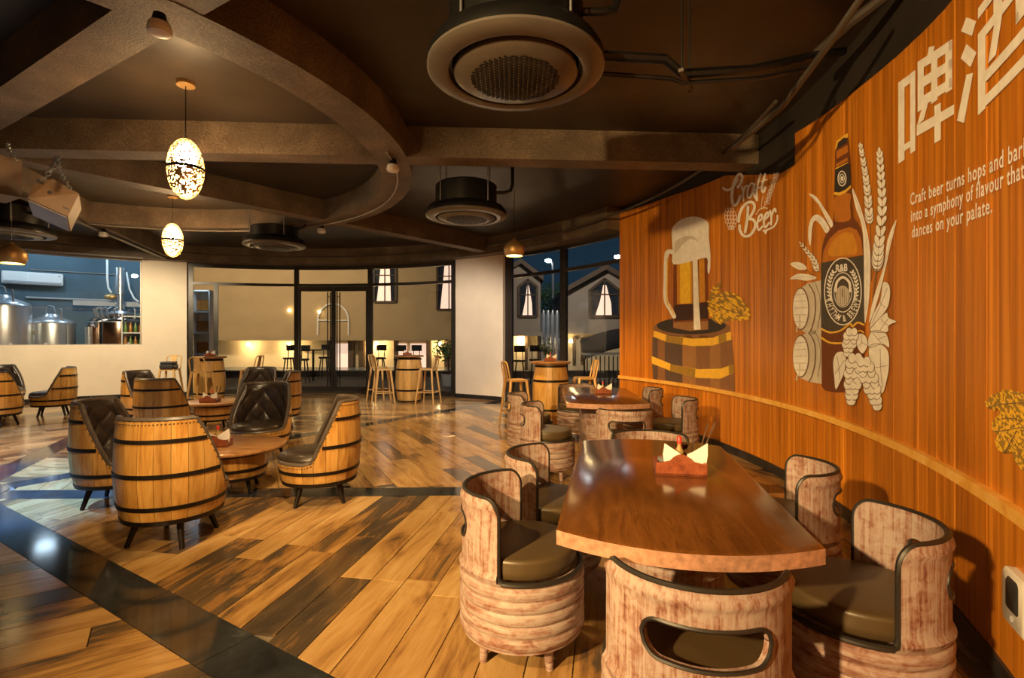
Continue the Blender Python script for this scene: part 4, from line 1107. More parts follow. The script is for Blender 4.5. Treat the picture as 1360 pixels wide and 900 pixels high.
def window(par, u0, u1, v0, v1, y, pointed=False, split=.5):
    """frame proud of the wall, dark pane, curtain with the room glow as emission"""
    a, b = at_y(u0, v0, y), at_y(u1, v1, y); xm = (a.x + b.x) / 2; hw = (b.x - a.x) / 2; zt, zb = a.z, b.z; pk = hw * .8 if pointed else 0
    out = [(a.x, zb), (b.x, zb), (b.x, zt - pk)] + ([(xm, zt)] if pointed else []) + [(a.x, zt - pk)]
    def slab(pts, y0, y1):
        n = len(pts); vs = [(p[0], y0, p[1]) for p in pts] + [(p[0], y1, p[1]) for p in pts]
        return MB().add(vs, [tuple(range(n)), tuple(range(n, 2 * n))[::-1]] + [(i, (i + 1) % n, n + (i + 1) % n, n + i) for i in range(n)])
    wo = slab(out, y - .04, y - .01).build('window_pane', M['night_pane'], par, smooth=False)
    cur = [(xm - hw * .62, zb + .02), (xm + hw * .5, zb + .02), (xm + hw * .45, zb + (zt - zb) * .35), (xm + hw * .12, zt - .25), (xm - hw * .08, zt - .25), (xm - hw * .3, zb + (zt - zb) * .4)] if pointed else [(a.x + hw * .25, zb + .02), (b.x - hw * .45, zb + .02), (b.x - hw * .6, zt - .1), (a.x + hw * .7, zt - .1), (a.x + hw * .5, zb + (zt - zb) * .5)]
    slab(cur, y - .05, y - .042).build('curtain', M['curtain'], wo, smooth=False)
    fr = MB(); P = [Vector((p[0], y - .06, p[1])) for p in out]
    for i in range(len(P)): fr.bar(P[i], P[(i + 1) % len(P)], .10, .08, up=(0, 1, 0))
    fr.bar((xm, y - .07, zb), (xm, y - .07, zt), .05, .06, up=(0, 1, 0)); zm = zb + (zt - zb) * .58
    fr.bar((a.x, y - .07, zm), (b.x, y - .07, zm), .05, .06, up=(0, 1, 0))
    fr.build('window_frame', M['dark_wood'], wo, smooth=False)
# courtyard house across the terrace (behind the glass door)
YH = 26.0
hs = thing('courtyard_house', (0, 0, 0), 0, 'tan rendered house with lit ground floor seen through the glass door', 'house')
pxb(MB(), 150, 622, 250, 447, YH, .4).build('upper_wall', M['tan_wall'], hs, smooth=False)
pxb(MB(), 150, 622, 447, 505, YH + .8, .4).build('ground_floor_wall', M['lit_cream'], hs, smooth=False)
pxb(MB(), 150, 624, 445, 452, YH - .25, 1.2).build('ledge', M['tan_wall'], hs, smooth=False)
for u0, u1 in ((462, 469), (476, 483), (523, 528), (566, 572), (590, 600), (436, 440)): pxb(MB(), u0, u1, 452, 500, YH + .5, .3).build('post', M['dark_wood'], hs, smooth=False)
for u0, u1 in ((440, 462), (528, 540), (545, 566)): pxb(MB(), u0, u1, 456, 500, YH + .72, .06).build('glowing_door_panel', M['curtain'], hs, smooth=False)  # glow of the lit ground floor put into the panel material
window(hs, 497, 526, 340, 401, YH); window(hs, 581, 612, 335, 411, YH)
xa, za = at_y(443, 445, YH).x, at_y(443, 445, YH).z  # glass reflection of an arched window, modelled as white tubes on the facade
pts = [(xa - .78, YH - .05, za), (xa - .78, YH - .05, za + .75)] + [(xa + .78 * math.cos(q), YH - .05, za + .75 + .85 * math.sin(q)) for q in np.linspace(PI, 0, 15)] + [(xa + .78, YH - .05, za)]
ar = MB().tube(pts, .045, 6); ar.tube([(xa, YH - .05, za), (xa, YH - .05, za + 1.6)], .03, 6); ar.tube([(xa - .78, YH - .05, za + .75), (xa + .78, YH - .05, za + .75)], .03, 6)
ar.build('arch_reflection', M['white'], hs)
for u, v, pw in ((384, 456, 60), (500, 455, 60), (584, 456, 60), (330, 456, 40)):
    q = at_y(u, v, YH + .55); MB().lathe([(0, -.1), (.10, -.1), (.07, .06), (0, .06)], 12, q).build('wall_lamp', M['sconce'], hs)
    lamp('courtyard_light', 'POINT', (q.x, YH + .35, q.z - .15), pw, (1, .7, .35), size=.08)
for u, v in ((384, 412), (424, 414)):
    q = at_y(u, v, YH - .1); MB().ball(q, .07, 10, 6).build('globe_lamp', M['sconce'], hs)
for x in (-16, -9.5):
    lamp('courtyard_fill', 'SPOT', (x, 19.5, 5.8), 1500, (1, .75, .45), (x + .5, YH, 3.4), .2, 130, .9)  # added unseen lamps that brighten the tan wall
o = tag(MB().box((-7, 19.6, .06), (24, .5, .26)).build('planter_kerb', M['black_wall'], smooth=False), 'low dark kerb along the terrace edge before the tan house', 'kerb')
dc = thing('stand_in_shelves', (at_y(268, 430, 15.5).x, 15.5, -.07), 0, 'bright amber bottle shelves standing in for another brewery window', 'cabinet')  # stands in for bright shelves in another brewery window
zt_, zb_ = at_y(268, 386, 15.5).z + .07, at_y(268, 470, 15.5).z + .07; wc = 22 * 15.5 / F
for k in range(4): MB().box((0, .1, zb_ + (zt_ - zb_) * k / 3), (wc, .3, .04)).build('shelf_board', M['white'], dc, smooth=False)
for s_ in (-1, 1): MB().box((s_ * wc / 2, .1, zt_ / 2), (.03, .3, zt_)).build('side_panel', M['white'], dc, smooth=False)
MB().box((0, .26, zt_ / 2), (wc, .02, zt_)).build('back_panel', M['white'], dc, smooth=False)
for k in range(3): MB().box((0, .18, zb_ + (zt_ - zb_) * (k / 3 + .11)), (wc * .9, .12, (zt_ - zb_) * .16)).build('bottle_row', M['amber'], dc, smooth=False)
lamp('shelf_fill', 'POINT', (dc.location.x, 15.2, zt_ + .3), 25, COOL, size=.1)  # added lamp, brightens the stand-in shelves
# terrace stools and table
def dark_stool(u, v, y, label):
    q = on_z(u, v, 0) if y is None else Vector((at_y(u, v, y).x, y, 0))
    t = thing('terrace_stool', (q.x, q.y, -.07), 0, label, 'stool', 'dark terrace stools')
    MB().lathe([(0, .78), (.19, .78), (.2, .80), (.2, .84), (0, .85)], 20).build('seat', M['black_metal'], t)
    for k in range(4):
        a = PI / 4 + k * PI / 2; MB().cone((.13 * math.cos(a), .13 * math.sin(a), .79), (.24 * math.cos(a), .24 * math.sin(a), 0), .022, .016, 6).build('leg', M['black_metal'], t)
    MB().box((0, .18, 1.17), (.34, .04, .20)).build('backrest', M['black_metal'], t, smooth=False)
    for s_ in (-1, 1): MB().tube([(s_ * .1, .17, .82), (s_ * .1, .18, 1.1)], .014, 6).build('back_post', M['black_metal'], t)
for i, (u, y) in enumerate(((384, 17.5), (402, 16.4), (431, 18.2), (531, 16.6), (552, 16.9), (505, 17.6), (690, 15.5), (711, 16.2))):
    dark_stool(u, 480, y, ['dark bar stool on the terrace by the door jamb', 'dark bar stool at the terrace high table, door-jamb side', 'dark bar stool at the terrace high table, handle side', 'dark stool back seen over the pier barrel table, door side', 'dark stool back seen over the pier barrel table, pier side', 'dark bar stool on the terrace beside the door mullion', 'dark bar stool outside the window jamb', 'dark bar stool outside, between window jamb and mullion'][i])
q = at_y(416, 470, 17.3); tt = thing('terrace_table', (q.x, 17.3, -.07), 0, 'dark high table on the terrace behind the glass door', 'table')
MB().lathe([(0, 1.08), (.36, 1.08), (.36, 1.12), (0, 1.12)], 24).build('tabletop', M['black_metal'], tt, ang=40); MB().tube([(0, 0, .03), (0, 0, 1.08)], .04, 8).build('post', M['black_metal'], tt); MB().lathe([(0, 0), (.28, 0), (.26, .03), (0, .03)], 24).build('base', M['black_metal'], tt)
q = at_y(800, 470, 14.5); tt = thing('terrace_table', (q.x, 14.5, -.07), 0, 'dark slatted table outside beside the mural corner', 'table')
MB().box((0, 0, 1.05), (1.1, .8, .05)).build('tabletop', M['grey_plastic'], tt, smooth=False)
for k in range(9):
    MB().box((-.48 + k * .12, -.35, .5), (.03, .03, 1.0)).build('leg', M['black_metal'], tt, smooth=False)
# gabled houses behind the second window
def gable(us, v_eave, v_peak, v_base, y, label, win, wallm):
    t = thing('gabled_house', (0, 0, 0), 0, label, 'house', 'gabled houses')
    a = at_y(us[0], v_eave, y); m = at_y(us[1], v_peak, y); b = at_y(us[2], v_eave, y); zb = at_y(us[0], v_base, y).z
    P = [(a.x, zb), (b.x, zb), (b.x, b.z), (m.x, m.z), (a.x, a.z)]; n = 5
    vs = [(p[0], y, p[1]) for p in P] + [(p[0], y + 6, p[1]) for p in P]
    MB().add(vs, [tuple(range(n)), tuple(range(n, 2 * n))[::-1]] + [(i, (i + 1) % n, n + (i + 1) % n, n + i) for i in range(n)]).build('wall', wallm, t, smooth=False)
    for (p, q) in ((a, m), (b, m)):
        d = (p - m); p2 = m + d * 1.12
        vs = [Vector((w_.x, yy, w_.z + dz)) for w_ in (m, p2) for yy in (y - .4, y + 6.2) for dz in (.02, .22)]
        MB().add(vs, [(0, 1, 3, 2), (4, 6, 7, 5), (0, 4, 5, 1), (2, 3, 7, 6), (0, 2, 6, 4), (1, 5, 7, 3)]).build('roof_slope', M['dark_wood'], t, smooth=False)
    window(t, *win, y, True)
    return t
g1 = gable((655, 692, 718), 372, 352, 443, 21, 'gabled house with pointed window beside the window jamb', (689, 713, 371, 420), M['grey_wall'])
pxb(MB(), 655, 720, 441, 446, 20.6, .9).build('ledge', M['grey_wall'], g1, smooth=False)
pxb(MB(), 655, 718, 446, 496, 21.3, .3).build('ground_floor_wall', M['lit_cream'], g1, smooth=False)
for u0, u1 in ((697, 701), (714, 718)): pxb(MB(), u0, u1, 446, 496, 21.1, .2).build('post', M['dark_wood'], g1, smooth=False)
g2 = gable((753, 803, 853), 388, 360, 443, 20, 'gabled house with pointed window beside the mural corner', (783, 822, 370, 420), M['grey_wall'])
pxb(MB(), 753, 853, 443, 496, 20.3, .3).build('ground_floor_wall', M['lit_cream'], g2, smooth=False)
for u0, u1 in ((761, 765), (772, 776)): pxb(MB(), u0, u1, 448, 480, 20.1, .2).build('post', M['dark_wood'], g2, smooth=False)
for u, y, pw in ((694, 20.9, 40), (758, 19.9, 40)):
    q = at_y(u, 452, y); lamp('gable_light', 'POINT', (q.x, y + .15 if u < 700 else y, q.z), pw, (1, .7, .35), size=.08)
    MB().lathe([(0, -.08), (.08, -.08), (.06, .05), (0, .05)], 12, q).build('wall_lamp', M['sconce'], g1 if u < 700 else g2)
lamp('gable_fill', 'SPOT', (1.8, 14.5, 5.5), 900, (1, .85, .7), (2.6, 20, 3.2), .2, 110, .9)  # added unseen lamp that brightens the gabled houses
aw = MB(); n = 14
A0 = [at_y(770 + 60 * q, 452 + (-16) * math.sin(q * PI / 2) , 17.0) for q in np.linspace(0, 1.3, n)]
vs = [p for p in A0] + [p + Vector((0, -1.2, -.55)) for p in A0] + [p + Vector((0, -1.2, -.59)) for p in A0] + [p + Vector((0, 0, -.04)) for p in A0]
fs = [(i + l * n, i + 1 + l * n, i + 1 + ((l + 1) % 4) * n, i + ((l + 1) % 4) * n) for i in range(n - 1) for l in range(4)]
aw_t = thing('awning', (0, 0, 0), 0, 'dark curved awning outside beside the mural corner', 'awning'); aw.add(vs, fs).build('canopy', M['black_wall'], aw_t)
for i in (1, n - 2): MB().tube([(A0[i].x, 17.0, -.07), A0[i] - Vector((0, 0, .03))], .03, 8).build('post', M['black_metal'], aw_t)
for u, v, y, lb in ((728, 346, 27, 'street lamp post between the two gabled houses'), (820, 341, 25, 'street lamp beyond the mural-corner house')):
    q = at_y(u, v, y); t = thing('street_lamp', (q.x, y, -.07), 0, lb, 'street lamp', 'street lamps')
    MB().tube([(.25, 0, 0), (.25, 0, q.z - .1), (.18, 0, q.z + .05), (.05, 0, q.z + .09)], .06, 8).build('post', M['grey_plastic'], t)
    MB().ball((0, 0, q.z + .07), (.17, .17, .09), 14, 8).build('lamp_head', M['street'], t)
rg = random.Random(3)
def foliage(name, c, s, n, leaf, label, pot=None):
    t = thing(name, (c[0], c[1], -.07), 0, label, 'plant' if pot else 'tree'); mb = MB()
    for _ in range(n):
        v = Vector((rg.gauss(0, 1), rg.gauss(0, 1), rg.gauss(0, 1))); v = v.normalized() * rg.random() ** .5
        p = Vector((v.x * s[0], v.y * s[1], c[2] + .07 + v.z * s[2])); d = Vector((rg.gauss(0, 1), rg.gauss(0, 1), rg.gauss(0, .6))).normalized(); q = d.orthogonal().normalized()
        mb.add([p, p + d * leaf * .5 + q * leaf * .25, p + d * leaf, p + d * leaf * .5 - q * leaf * .25], [(0, 1, 2, 3)])
    tag(mb.build('foliage', M['leaf'], t, smooth=False), kind='stuff')
    st = MB(); st.tube([(0, 0, .0 if not pot else .2), (.02, 0, c[2] - s[2] * .2)], .03 if pot else .1, 6)
    for k in range(5): st.tube([(0, 0, c[2] - s[2] * .5), (s[0] * .6 * math.cos(k * 1.3), s[1] * .6 * math.sin(k * 1.3), c[2] + s[2] * .3)], .012 if pot else .04, 5)
    st.build('stem' if pot else 'trunk', M['dark_wood'], t)
    if pot: MB().lathe([(0, 0), (.16, 0), (.22, .4), (.19, .4), (.18, .36), (0, .36)], 20).build('pot', M['grey_plastic'], t)
q = at_y(595, 466, 15.5); foliage('potted_plant', (q.x, 15.5, q.z), (.5, .4, .38), 320, .13, 'leafy potted plant on the terrace beside the pier', True)
q = at_y(725, 462, 13.2); foliage('potted_plant', (q.x, 13.2, q.z), (.2, .2, .3), 90, .1, 'small leafy plant outside between window jamb and mullion', True)
q = at_y(731, 398, 30); foliage('garden_tree', (q.x, 30, q.z), (1.3, 1.0, 1.1), 900, .22, 'dark leafy tree between the two gabled houses')
# fence of pale tanks between the houses
for k, u in enumerate((722, 728, 734, 740)):
    q = at_y(u, 412, 18.5); o = MB().lathe([(0, 0), (.07, 0), (.07, q.z - .1), (.03, q.z + .07), (0, q.z + .07)], 16).build('steel_cylinder', M['steel'], None, loc=(q.x, 18.5, -.07))
    tag(o, 'slim steel cylinder standing in the yard between the gabled houses', 'cylinder', 'steel cylinders in the yard')
# ------------------------------------------------------------------ painted mural on the boards
def paint(name, col, rough=.6): M[name] = plain('mural_' + name, col, rough, var=.10, scale=14)
paint('cream', (.86, .84, .80)); paint('pale', (.62, .57, .49)); paint('shade', (.20, .13, .08)); paint('ink', (.035, .028, .024)); paint('label', (.065, .055, .045))
paint('amber', (.50, .17, .015)); paint('amber2', (.62, .27, .02)); paint('brown', (.16, .045, .01)); paint('dkbrown', (.05, .02, .012)); paint('gold', (.85, .50, .05)); paint('dgold', (.34, .20, .03)); paint('yellow', (.90, .55, .03)); paint('purple', (.10, .06, .05)); paint('mug', (.20, .05, .008)); paint('oak', (.24, .11, .05)); paint('oak2', (.33, .16, .06))
RM = R - .0225
class Art:
    """flat shapes given in photo pixels, laid on the curved board face"""
    def __init__(self, T=(0, 0, 1)): self.T = T; self.tri = []
    def px(self, p): return (self.T[0] + p[0] / self.T[2], self.T[1] + p[1] / self.T[2])
    def sz(self, p):
        u, v = self.px(p); th, z = wall_tz(u, v, RM); return Vector((-th * R, z, 0))
    def poly(self, pts, smooth=0):
        if smooth: pts = cr(pts, smooth, True)
        P = [self.sz(p) for p in pts]
        for t in tessellate_polygon([P]): self.tri.append([P[i] for i in t])
        return self
    def raw(self, P, tris):
        for t in tris: self.tri.append([P[i] for i in t])
    def stroke(self, pts, w, smooth=6, taper=None):
        if smooth: pts = cr(pts, smooth, False)
        n = len(pts); P = [Vector(p) for p in pts]; L, Rr = [], []
        for i, p in enumerate(P):
            d = P[min(i + 1, n - 1)] - P[max(i - 1, 0)]
            if d.length < 1e-6: d = Vector((1, 0))
            d.normalize(); q = Vector((-d.y, d.x)); k = w / 2 * (taper(i / (n - 1)) if taper else 1)
            L.append(self.sz(p + q * k)); Rr.append(self.sz(p - q * k))
        for i in range(n - 1):
            self.tri.append([L[i], Rr[i], Rr[i + 1]]); self.tri.append([L[i], Rr[i + 1], L[i + 1]])
        if not taper:
            for p in (P[0], P[-1]): self.ell(p, w / 2, w / 2, 8)
        return self
    def ell(self, c, rx, ry, n=24, rot=0, lay=0):
        cs, sn = math.cos(rot), math.sin(rot)
        P = [self.sz((c[0] + rx * math.cos(a) * cs - ry * math.sin(a) * sn, c[1] + rx * math.cos(a) * sn + ry * math.sin(a) * cs)) for a in np.linspace(0, 2 * PI, n, endpoint=False)]
        for p in P: p.z = lay
        for i in range(1, n - 1): self.tri.append([P[0], P[i], P[i + 1]])
        return self
    def ring(self, c, rx, ry, w, n=48, a0=0, a1=2 * PI):
        return self.stroke([(c[0] + rx * math.cos(a), c[1] + ry * math.sin(a)) for a in np.linspace(a0, a1, n)], w, 0, taper=lambda q: 1)
    def build(self, name, mat, par, layer):
        bm = bmesh.new()
        for t in self.tri:
            if (t[1] - t[0]).cross(t[2] - t[0]).length < 1e-9: continue
            bm.faces.new([bm.verts.new(p) for p in t])
        bmesh.ops.remove_doubles(bm, verts=bm.verts, dist=1e-6)
        xs = [v.co.x for v in bm.verts]; k = math.floor(min(xs) / .1) + 1
        while k * .1 < max(xs):
            bmesh.ops.bisect_plane(bm, geom=bm.verts[:] + bm.edges[:] + bm.faces[:], plane_co=(k * .1, 0, 0), plane_no=(1, 0, 0)); k += 1
        for v in bm.verts:
            v.co = cyl(-v.co.x / R, v.co.y, RM - .0012 - .0009 * (layer + v.co.z))
        for f in bm.faces:
            f.normal_update(); c = f.calc_center_median()
            if f.normal.dot(Vector((CX, CY, c.z)) - c) < 0: f.normal_flip()
        me = bpy.data.meshes.new(name); bm.to_mesh(me); bm.free(); me.materials.append(mat)
        o = bpy.data.objects.new(name, me); COL.objects.link(o); o.parent = par; return o
def cr(pts, k, closed):
    P = [Vector(p) for p in pts]; n = len(P); out = []
    for i in range(n if closed else n - 1):
        g = (lambda j: P[j % n]) if closed else (lambda j: P[max(0, min(n - 1, j))])
        a, b, c, d = g(i - 1), g(i), g(i + 1), g(i + 2)
        for q in range(k):
            t = q / k; out.append(.5 * ((2 * b) + (c - a) * t + (2 * a - 5 * b + 4 * c - d) * t * t + (3 * b - a - 3 * c + d) * t ** 3))
    if not closed: out.append(P[-1])
    return [(p.x, p.y) for p in out]
def motif(name, label):
    o = bpy.data.objects.new(name, None); o.empty_display_size = .1; COL.objects.link(o); o.parent = wr; o['label'] = label; return o
def inside(p, poly):
    c = False; n = len(poly)
    for i in range(n):
        a, b = poly[i], poly[i - 1]
        if (a[1] > p[1]) != (b[1] > p[1]) and p[0] < (b[0] - a[0]) * (p[1] - a[1]) / (b[1] - a[1]) + a[0]: c = not c
    return c
_gc = {}
def glyph(txt, off=0.0, sp=1.0):
    if (txt, off) in _gc: return _gc[(txt, off)]
    cu = bpy.data.curves.new('t', 'FONT'); cu.body = txt; cu.resolution_u = 4; cu.offset = off; cu.space_character = sp
    ob = bpy.data.objects.new('t', cu); COL.objects.link(ob)
    bpy.context.view_layer.update()
    me = ob.evaluated_get(bpy.context.evaluated_depsgraph_get()).to_mesh(); me.calc_loop_triangles()
    r = ([(v.co.x, v.co.y) for v in me.vertices], [tuple(t.vertices) for t in me.loop_triangles])
    bpy.data.objects.remove(ob); bpy.data.curves.remove(cu); _gc[(txt, off)] = r
    return r

# beer mug on a barrel with hops
T = (840, 280, 3.75); mo = motif('painted_beer_mug', 'painted foaming beer mug on a gold-hooped barrel with yellow hops')
Art(T).poly([(108, 575), (98, 640), (95, 720), (98, 780), (106, 838), (200, 858), (360, 880), (512, 905), (510, 830), (506, 740), (498, 660), (487, 585), (440, 620), (300, 640), (180, 620)]).build('barrel_body', M['oak'], mo, 0)
for k, (x0, x1, m_) in enumerate(((100, 128, 'purple'), (128, 160, 'oak'), (160, 250, 'purple'), (250, 318, 'oak2'), (318, 385, 'oak'), (385, 440, 'oak2'), (440, 500, 'oak'))):
    Art(T).poly([(x0 + 2, 615), (x1 - 2, 625), (x1 - 1, 800), (x1 - 3, 850 + x1 * .1), (x0 + 4, 840 + x0 * .1), (x0 + 1, 740)]).build('barrel_stave', M[m_], mo, 1)
Art(T).ell((296, 585), 192, 56, 40).build('barrel_rim', M['oak'], mo, 1)
Art(T).ell((294, 572), 172, 42, 40).build('barrel_opening', M['ink'], mo, 2)
Art(T).poly([(107, 595), (180, 620), (300, 636), (400, 631), (492, 600), (496, 640), (400, 670), (300, 673), (180, 655), (104, 626)]).build('upper_hoop', M['gold'], mo, 3)
Art(T).poly([(96, 722), (200, 765), (330, 788), (440, 785), (506, 762), (508, 805), (440, 835), (330, 832), (200, 800), (98, 760)]).build('lower_hoop', M['gold'], mo, 3)
Art(T).poly([(170, 618), (255, 632), (250, 668), (165, 652)]).poly([(190, 762), (315, 787), (312, 830), (188, 798)]).poly([(430, 622), (468, 610), (470, 648), (432, 660)]).poly([(480, 770), (506, 762), (508, 805), (482, 815)]).build('hoop_shading_paint', M['dgold'], mo, 4)
Art(T).poly([(206, 262), (376, 232), (380, 590), (290, 598), (204, 582)]).build('beer_glass', M['mug'], mo, 5)
Art(T).poly([(222, 264), (300, 252), (300, 462), (224, 464)]).poly([(332, 242), (360, 238), (364, 452), (336, 456)]).build('beer_side_glow', M['amber2'], mo, 5.6)
Art(T).poly([(238, 262), (290, 253), (292, 460), (240, 462)]).build('beer_glow', M['yellow'], mo, 6)
Art(T).poly([(210, 470), (378, 455), (379, 535), (212, 548)]).build('beer_band', M['dkbrown'], mo, 6)
Art(T).poly([(206, 555), (379, 548), (380, 590), (290, 598), (206, 582)]).build('glass_foot', M['oak2'], mo, 6)
Art(T).poly([(302, 245), (326, 240), (333, 450), (342, 590), (308, 592)]).build('foam_streak', M['cream'], mo, 7)
Art(T).poly([(198, 100), (206, 76), (240, 46), (290, 29), (335, 31), (374, 50), (384, 75), (383, 120), (388, 180), (392, 230), (390, 290), (382, 316), (376, 290), (375, 236), (330, 242), (300, 250), (206, 266), (203, 200), (199, 140)], 3).build('foam', M['cream'], mo, 8)
Art(T).poly([(220, 150), (290, 122), (330, 150), (290, 140), (250, 170), (215, 210)], 4).build('foam_shadow_line', M['pale'], mo, 9)
Art(T).stroke([(215, 208), (182, 203), (171, 230), (168, 330), (168, 440), (186, 480), (210, 525)], 22).build('mug_handle', M['cream'], mo, 8)
Art(T).stroke([(178, 235), (175, 440), (192, 478), (208, 515)], 6).build('handle_line', M['gold'], mo, 9)
rg = random.Random(11)
def hopfill(T, reg, n, size, mo, ang, names=('hop_cone', 'hop_petals', 'hop_highlights')):
    Art(T).poly(reg, 3).build(names[0], M['dgold'], mo, 5)
    xs = [p[0] for p in reg]; ys = [p[1] for p in reg]; A1, A2 = Art(T), Art(T); c = 0; tries = 0
    while c < n and tries < 40000:
        tries += 1
        p = (rg.uniform(min(xs), max(xs)), rg.uniform(min(ys), max(ys)))
        if inside(p, reg):
            (A1 if c % 3 else A2).ell(p, size * rg.uniform(.6, 1.1), size * rg.uniform(.3, .5), 8, ang + rg.uniform(-.5, .5)); c += 1
    A1.build(names[1], M['gold'], mo, 6); A2.build(names[2], M['yellow'], mo, 7)
hopfill(T, [(380, 445), (395, 400), (415, 375), (445, 352), (440, 382), (412, 420), (450, 405), (510, 410), (550, 440), (580, 490), (585, 538), (540, 542), (490, 545), (440, 562), (400, 542), (382, 500)], 150, 12, mo, .5)
A = Art(T)
for pts in ([(400, 470), (470, 450), (560, 500)], [(400, 510), (470, 490), (570, 525)], [(395, 430), (440, 425), (520, 425)]): A.stroke(pts, 3)
A.build('hop_lines', M['oak'], mo, 8)
mo = motif('painted_yellow_hops', 'painted bunch of yellow hops above the wooden rail')
hopfill((1300, 480, 5.633), [(65, 312), (100, 262), (170, 226), (250, 214), (340, 236), (430, 262), (450, 800), (380, 830), (320, 790), (280, 740), (262, 684), (205, 682), (150, 652), (140, 592), (160, 552), (122, 522), (114, 452), (158, 412), (168, 362), (90, 352)], 420, 17, mo, 1.2)
A = Art((1300, 480, 5.633))
for pts in ([(90, 345), (200, 320), (330, 310), (440, 330)], [(130, 525), (220, 515), (340, 495), (440, 510)], [(190, 430), (260, 425), (350, 445)], [(210, 685), (260, 600), (300, 520)]): A.stroke(pts, 7)
A.build('hop_lines', M['shade'], mo, 8)

# bottle
T = (1040, 170, 4.7375); Lw = lambda pts: [((1040 + x / 4.2875 - 1040) * 4.7375, (340 + y / 4.2875 - 170) * 4.7375) for x, y in pts]
mo = motif('painted_beer_bottle', 'painted brown beer bottle with round cream label reading RHYTHM & BREWS')
out = [(334, 120), (345, 84), (385, 50), (411, 35), (416, 95), (426, 200), (431, 370), (437, 480), (441, 560), (468, 590), (498, 640), (510, 700)] + Lw([(464, 0), (466, 400), (466, 700), (440, 775), (300, 776), (240, 765), (222, 740), (218, 40)]) + [(243, 850), (246, 760), (262, 690), (298, 640), (318, 590), (322, 480), (325, 400), (328, 250), (331, 150)]
Art(T).poly(out).build('bottle_glass', M['brown'], mo, 2)
Art(T).poly([(330, 140), (338, 84), (385, 45), (413, 33), (413, 60), (385, 60), (350, 90), (342, 122)]).poly([(325, 402), (360, 405), (400, 385), (431, 358), (431, 375), (400, 405), (360, 425), (325, 420)]).poly([(334, 252), (412, 213), (412, 219), (334, 260)]).build('gold_foil', M['gold'], mo, 4)
Art(T).poly([(344, 122), (352, 92), (386, 62), (405, 60), (404, 90), (370, 115), (344, 130)]).poly([(330, 262), (412, 220), (428, 225), (431, 355), (400, 385), (360, 403), (326, 400)]).build('neck_label', M['ink'], mo, 4)
Art(T).poly([(340, 145), (410, 105), (412, 150), (340, 195)]).poly([(336, 225), (408, 185), (410, 205), (336, 245)]).build('neck_bands', M['amber'], mo, 3)
Art(T).poly([(330, 432), (425, 410), (425, 480), (428, 565), (400, 588), (350, 590), (328, 570)], 3).build('neck_amber', M['amber'], mo, 3)
Art(T).poly([(250, 845), (258, 770), (295, 695), (350, 645), (420, 622), (468, 640), (495, 700), (506, 798), (400, 816), (300, 848)]).build('shoulder_amber', M['amber'], mo, 3)
Art(T).poly([(290, 800), (310, 720), (360, 670), (420, 655), (455, 690), (470, 780), (400, 800)], 3).build('shoulder_glow', M['amber2'], mo, 4)
A = Art(T); A.ring((376, 317), 25, 46, 6); A.ring((376, 317), 14, 28, 5); A.ell((376, 317), 8, 16, 12); A.build('neck_emblem', M['cream'], mo, 5)
T = (1040, 340, 4.2875)
Art(T).poly([(219, 40), (300, 22), (464, -2), (465, 400), (430, 380), (400, 395), (380, 388), (330, 425), (280, 430), (220, 410)]).build('body_label', M['label'], mo, 4)
A = Art(T)
A.stroke([(220, 412), (270, 434), (330, 424), (385, 386), (400, 400), (430, 378), (466, 392)], 10); A.stroke([(220, 462), (270, 492), (340, 495), (350, 488)], 11); A.stroke([(420, 432), (445, 424), (466, 436)], 7); A.build('gold_lines', M['gold'], mo, 5)
A = Art(T); A.ring((345, 201), 105, 190, 6); A.ring((345, 206), 66, 112, 5); A.ring((345, 206), 50, 84, 4)
A.stroke([(305, 200), (310, 150), (345, 120), (382, 150), (386, 200)], 14)
for sd in (1, -1):
    for k in range(9):
        a = math.radians(-30 + k * 9.5); x = 345 + sd * 84 * math.cos(a); y = 180 + 135 * math.sin(-a) * .95
        A.ell((x, y), 5.5, 12, 10, sd * (.9 - a)); A.ell((x - sd * 9, y + 5), 5, 11, 10, sd * (-.4 - a))
def arctext(A, txt, c, rx, ry, a0, a1, hx, hy, inward=False):
    n = len(txt)
    for i, ch in enumerate(txt):
        if ch == ' ': continue
        a = math.radians(a0 + (a1 - a0) * i / (n - 1)); V, Tr = glyph(ch, .02)
        x0 = (min(v[0] for v in V) + max(v[0] for v in V)) / 2; ux = Vector((-rx * math.sin(a), ry * math.cos(a))).normalized() * (-1 if inward else 1)
        uy = Vector((ux.y, -ux.x)); c0 = Vector((c[0] + rx * math.cos(a), c[1] + ry * math.sin(a)))
        P = [A.sz(c0 + ux * (v[0] - x0) * hx + uy * (v[1] - .35) * hy) for v in V]; A.raw(P, Tr)
arctext(A, 'RHYTHM & BREWS', (345, 201), 86, 152, 160, 20, 27, 52, True)
V, Tr = glyph('R&B', .03); A.raw([A.sz((303 + v[0] * 38, 84 + 6 - v[1] * 58 - (v[0] * 38) * .1)) for v in V], Tr)
A.build('label_print', M['cream'], mo, 5)
Art(T).ell((345, 226), 40, 58).build('globe', M['pale'], mo, 6)
A = Art(T)
for k in range(-3, 4): A.stroke([(345 + k * 10, 226 - 50 * math.sqrt(max(0, 1 - (k / 4) ** 2))), (345 + k * 11, 226 + 50 * math.sqrt(max(0, 1 - (k / 4) ** 2)))], 2.5, 0)
A.stroke([(345, 190), (345, 230)], 7, 0); A.build('globe_lines', M['shade'], mo, 7)

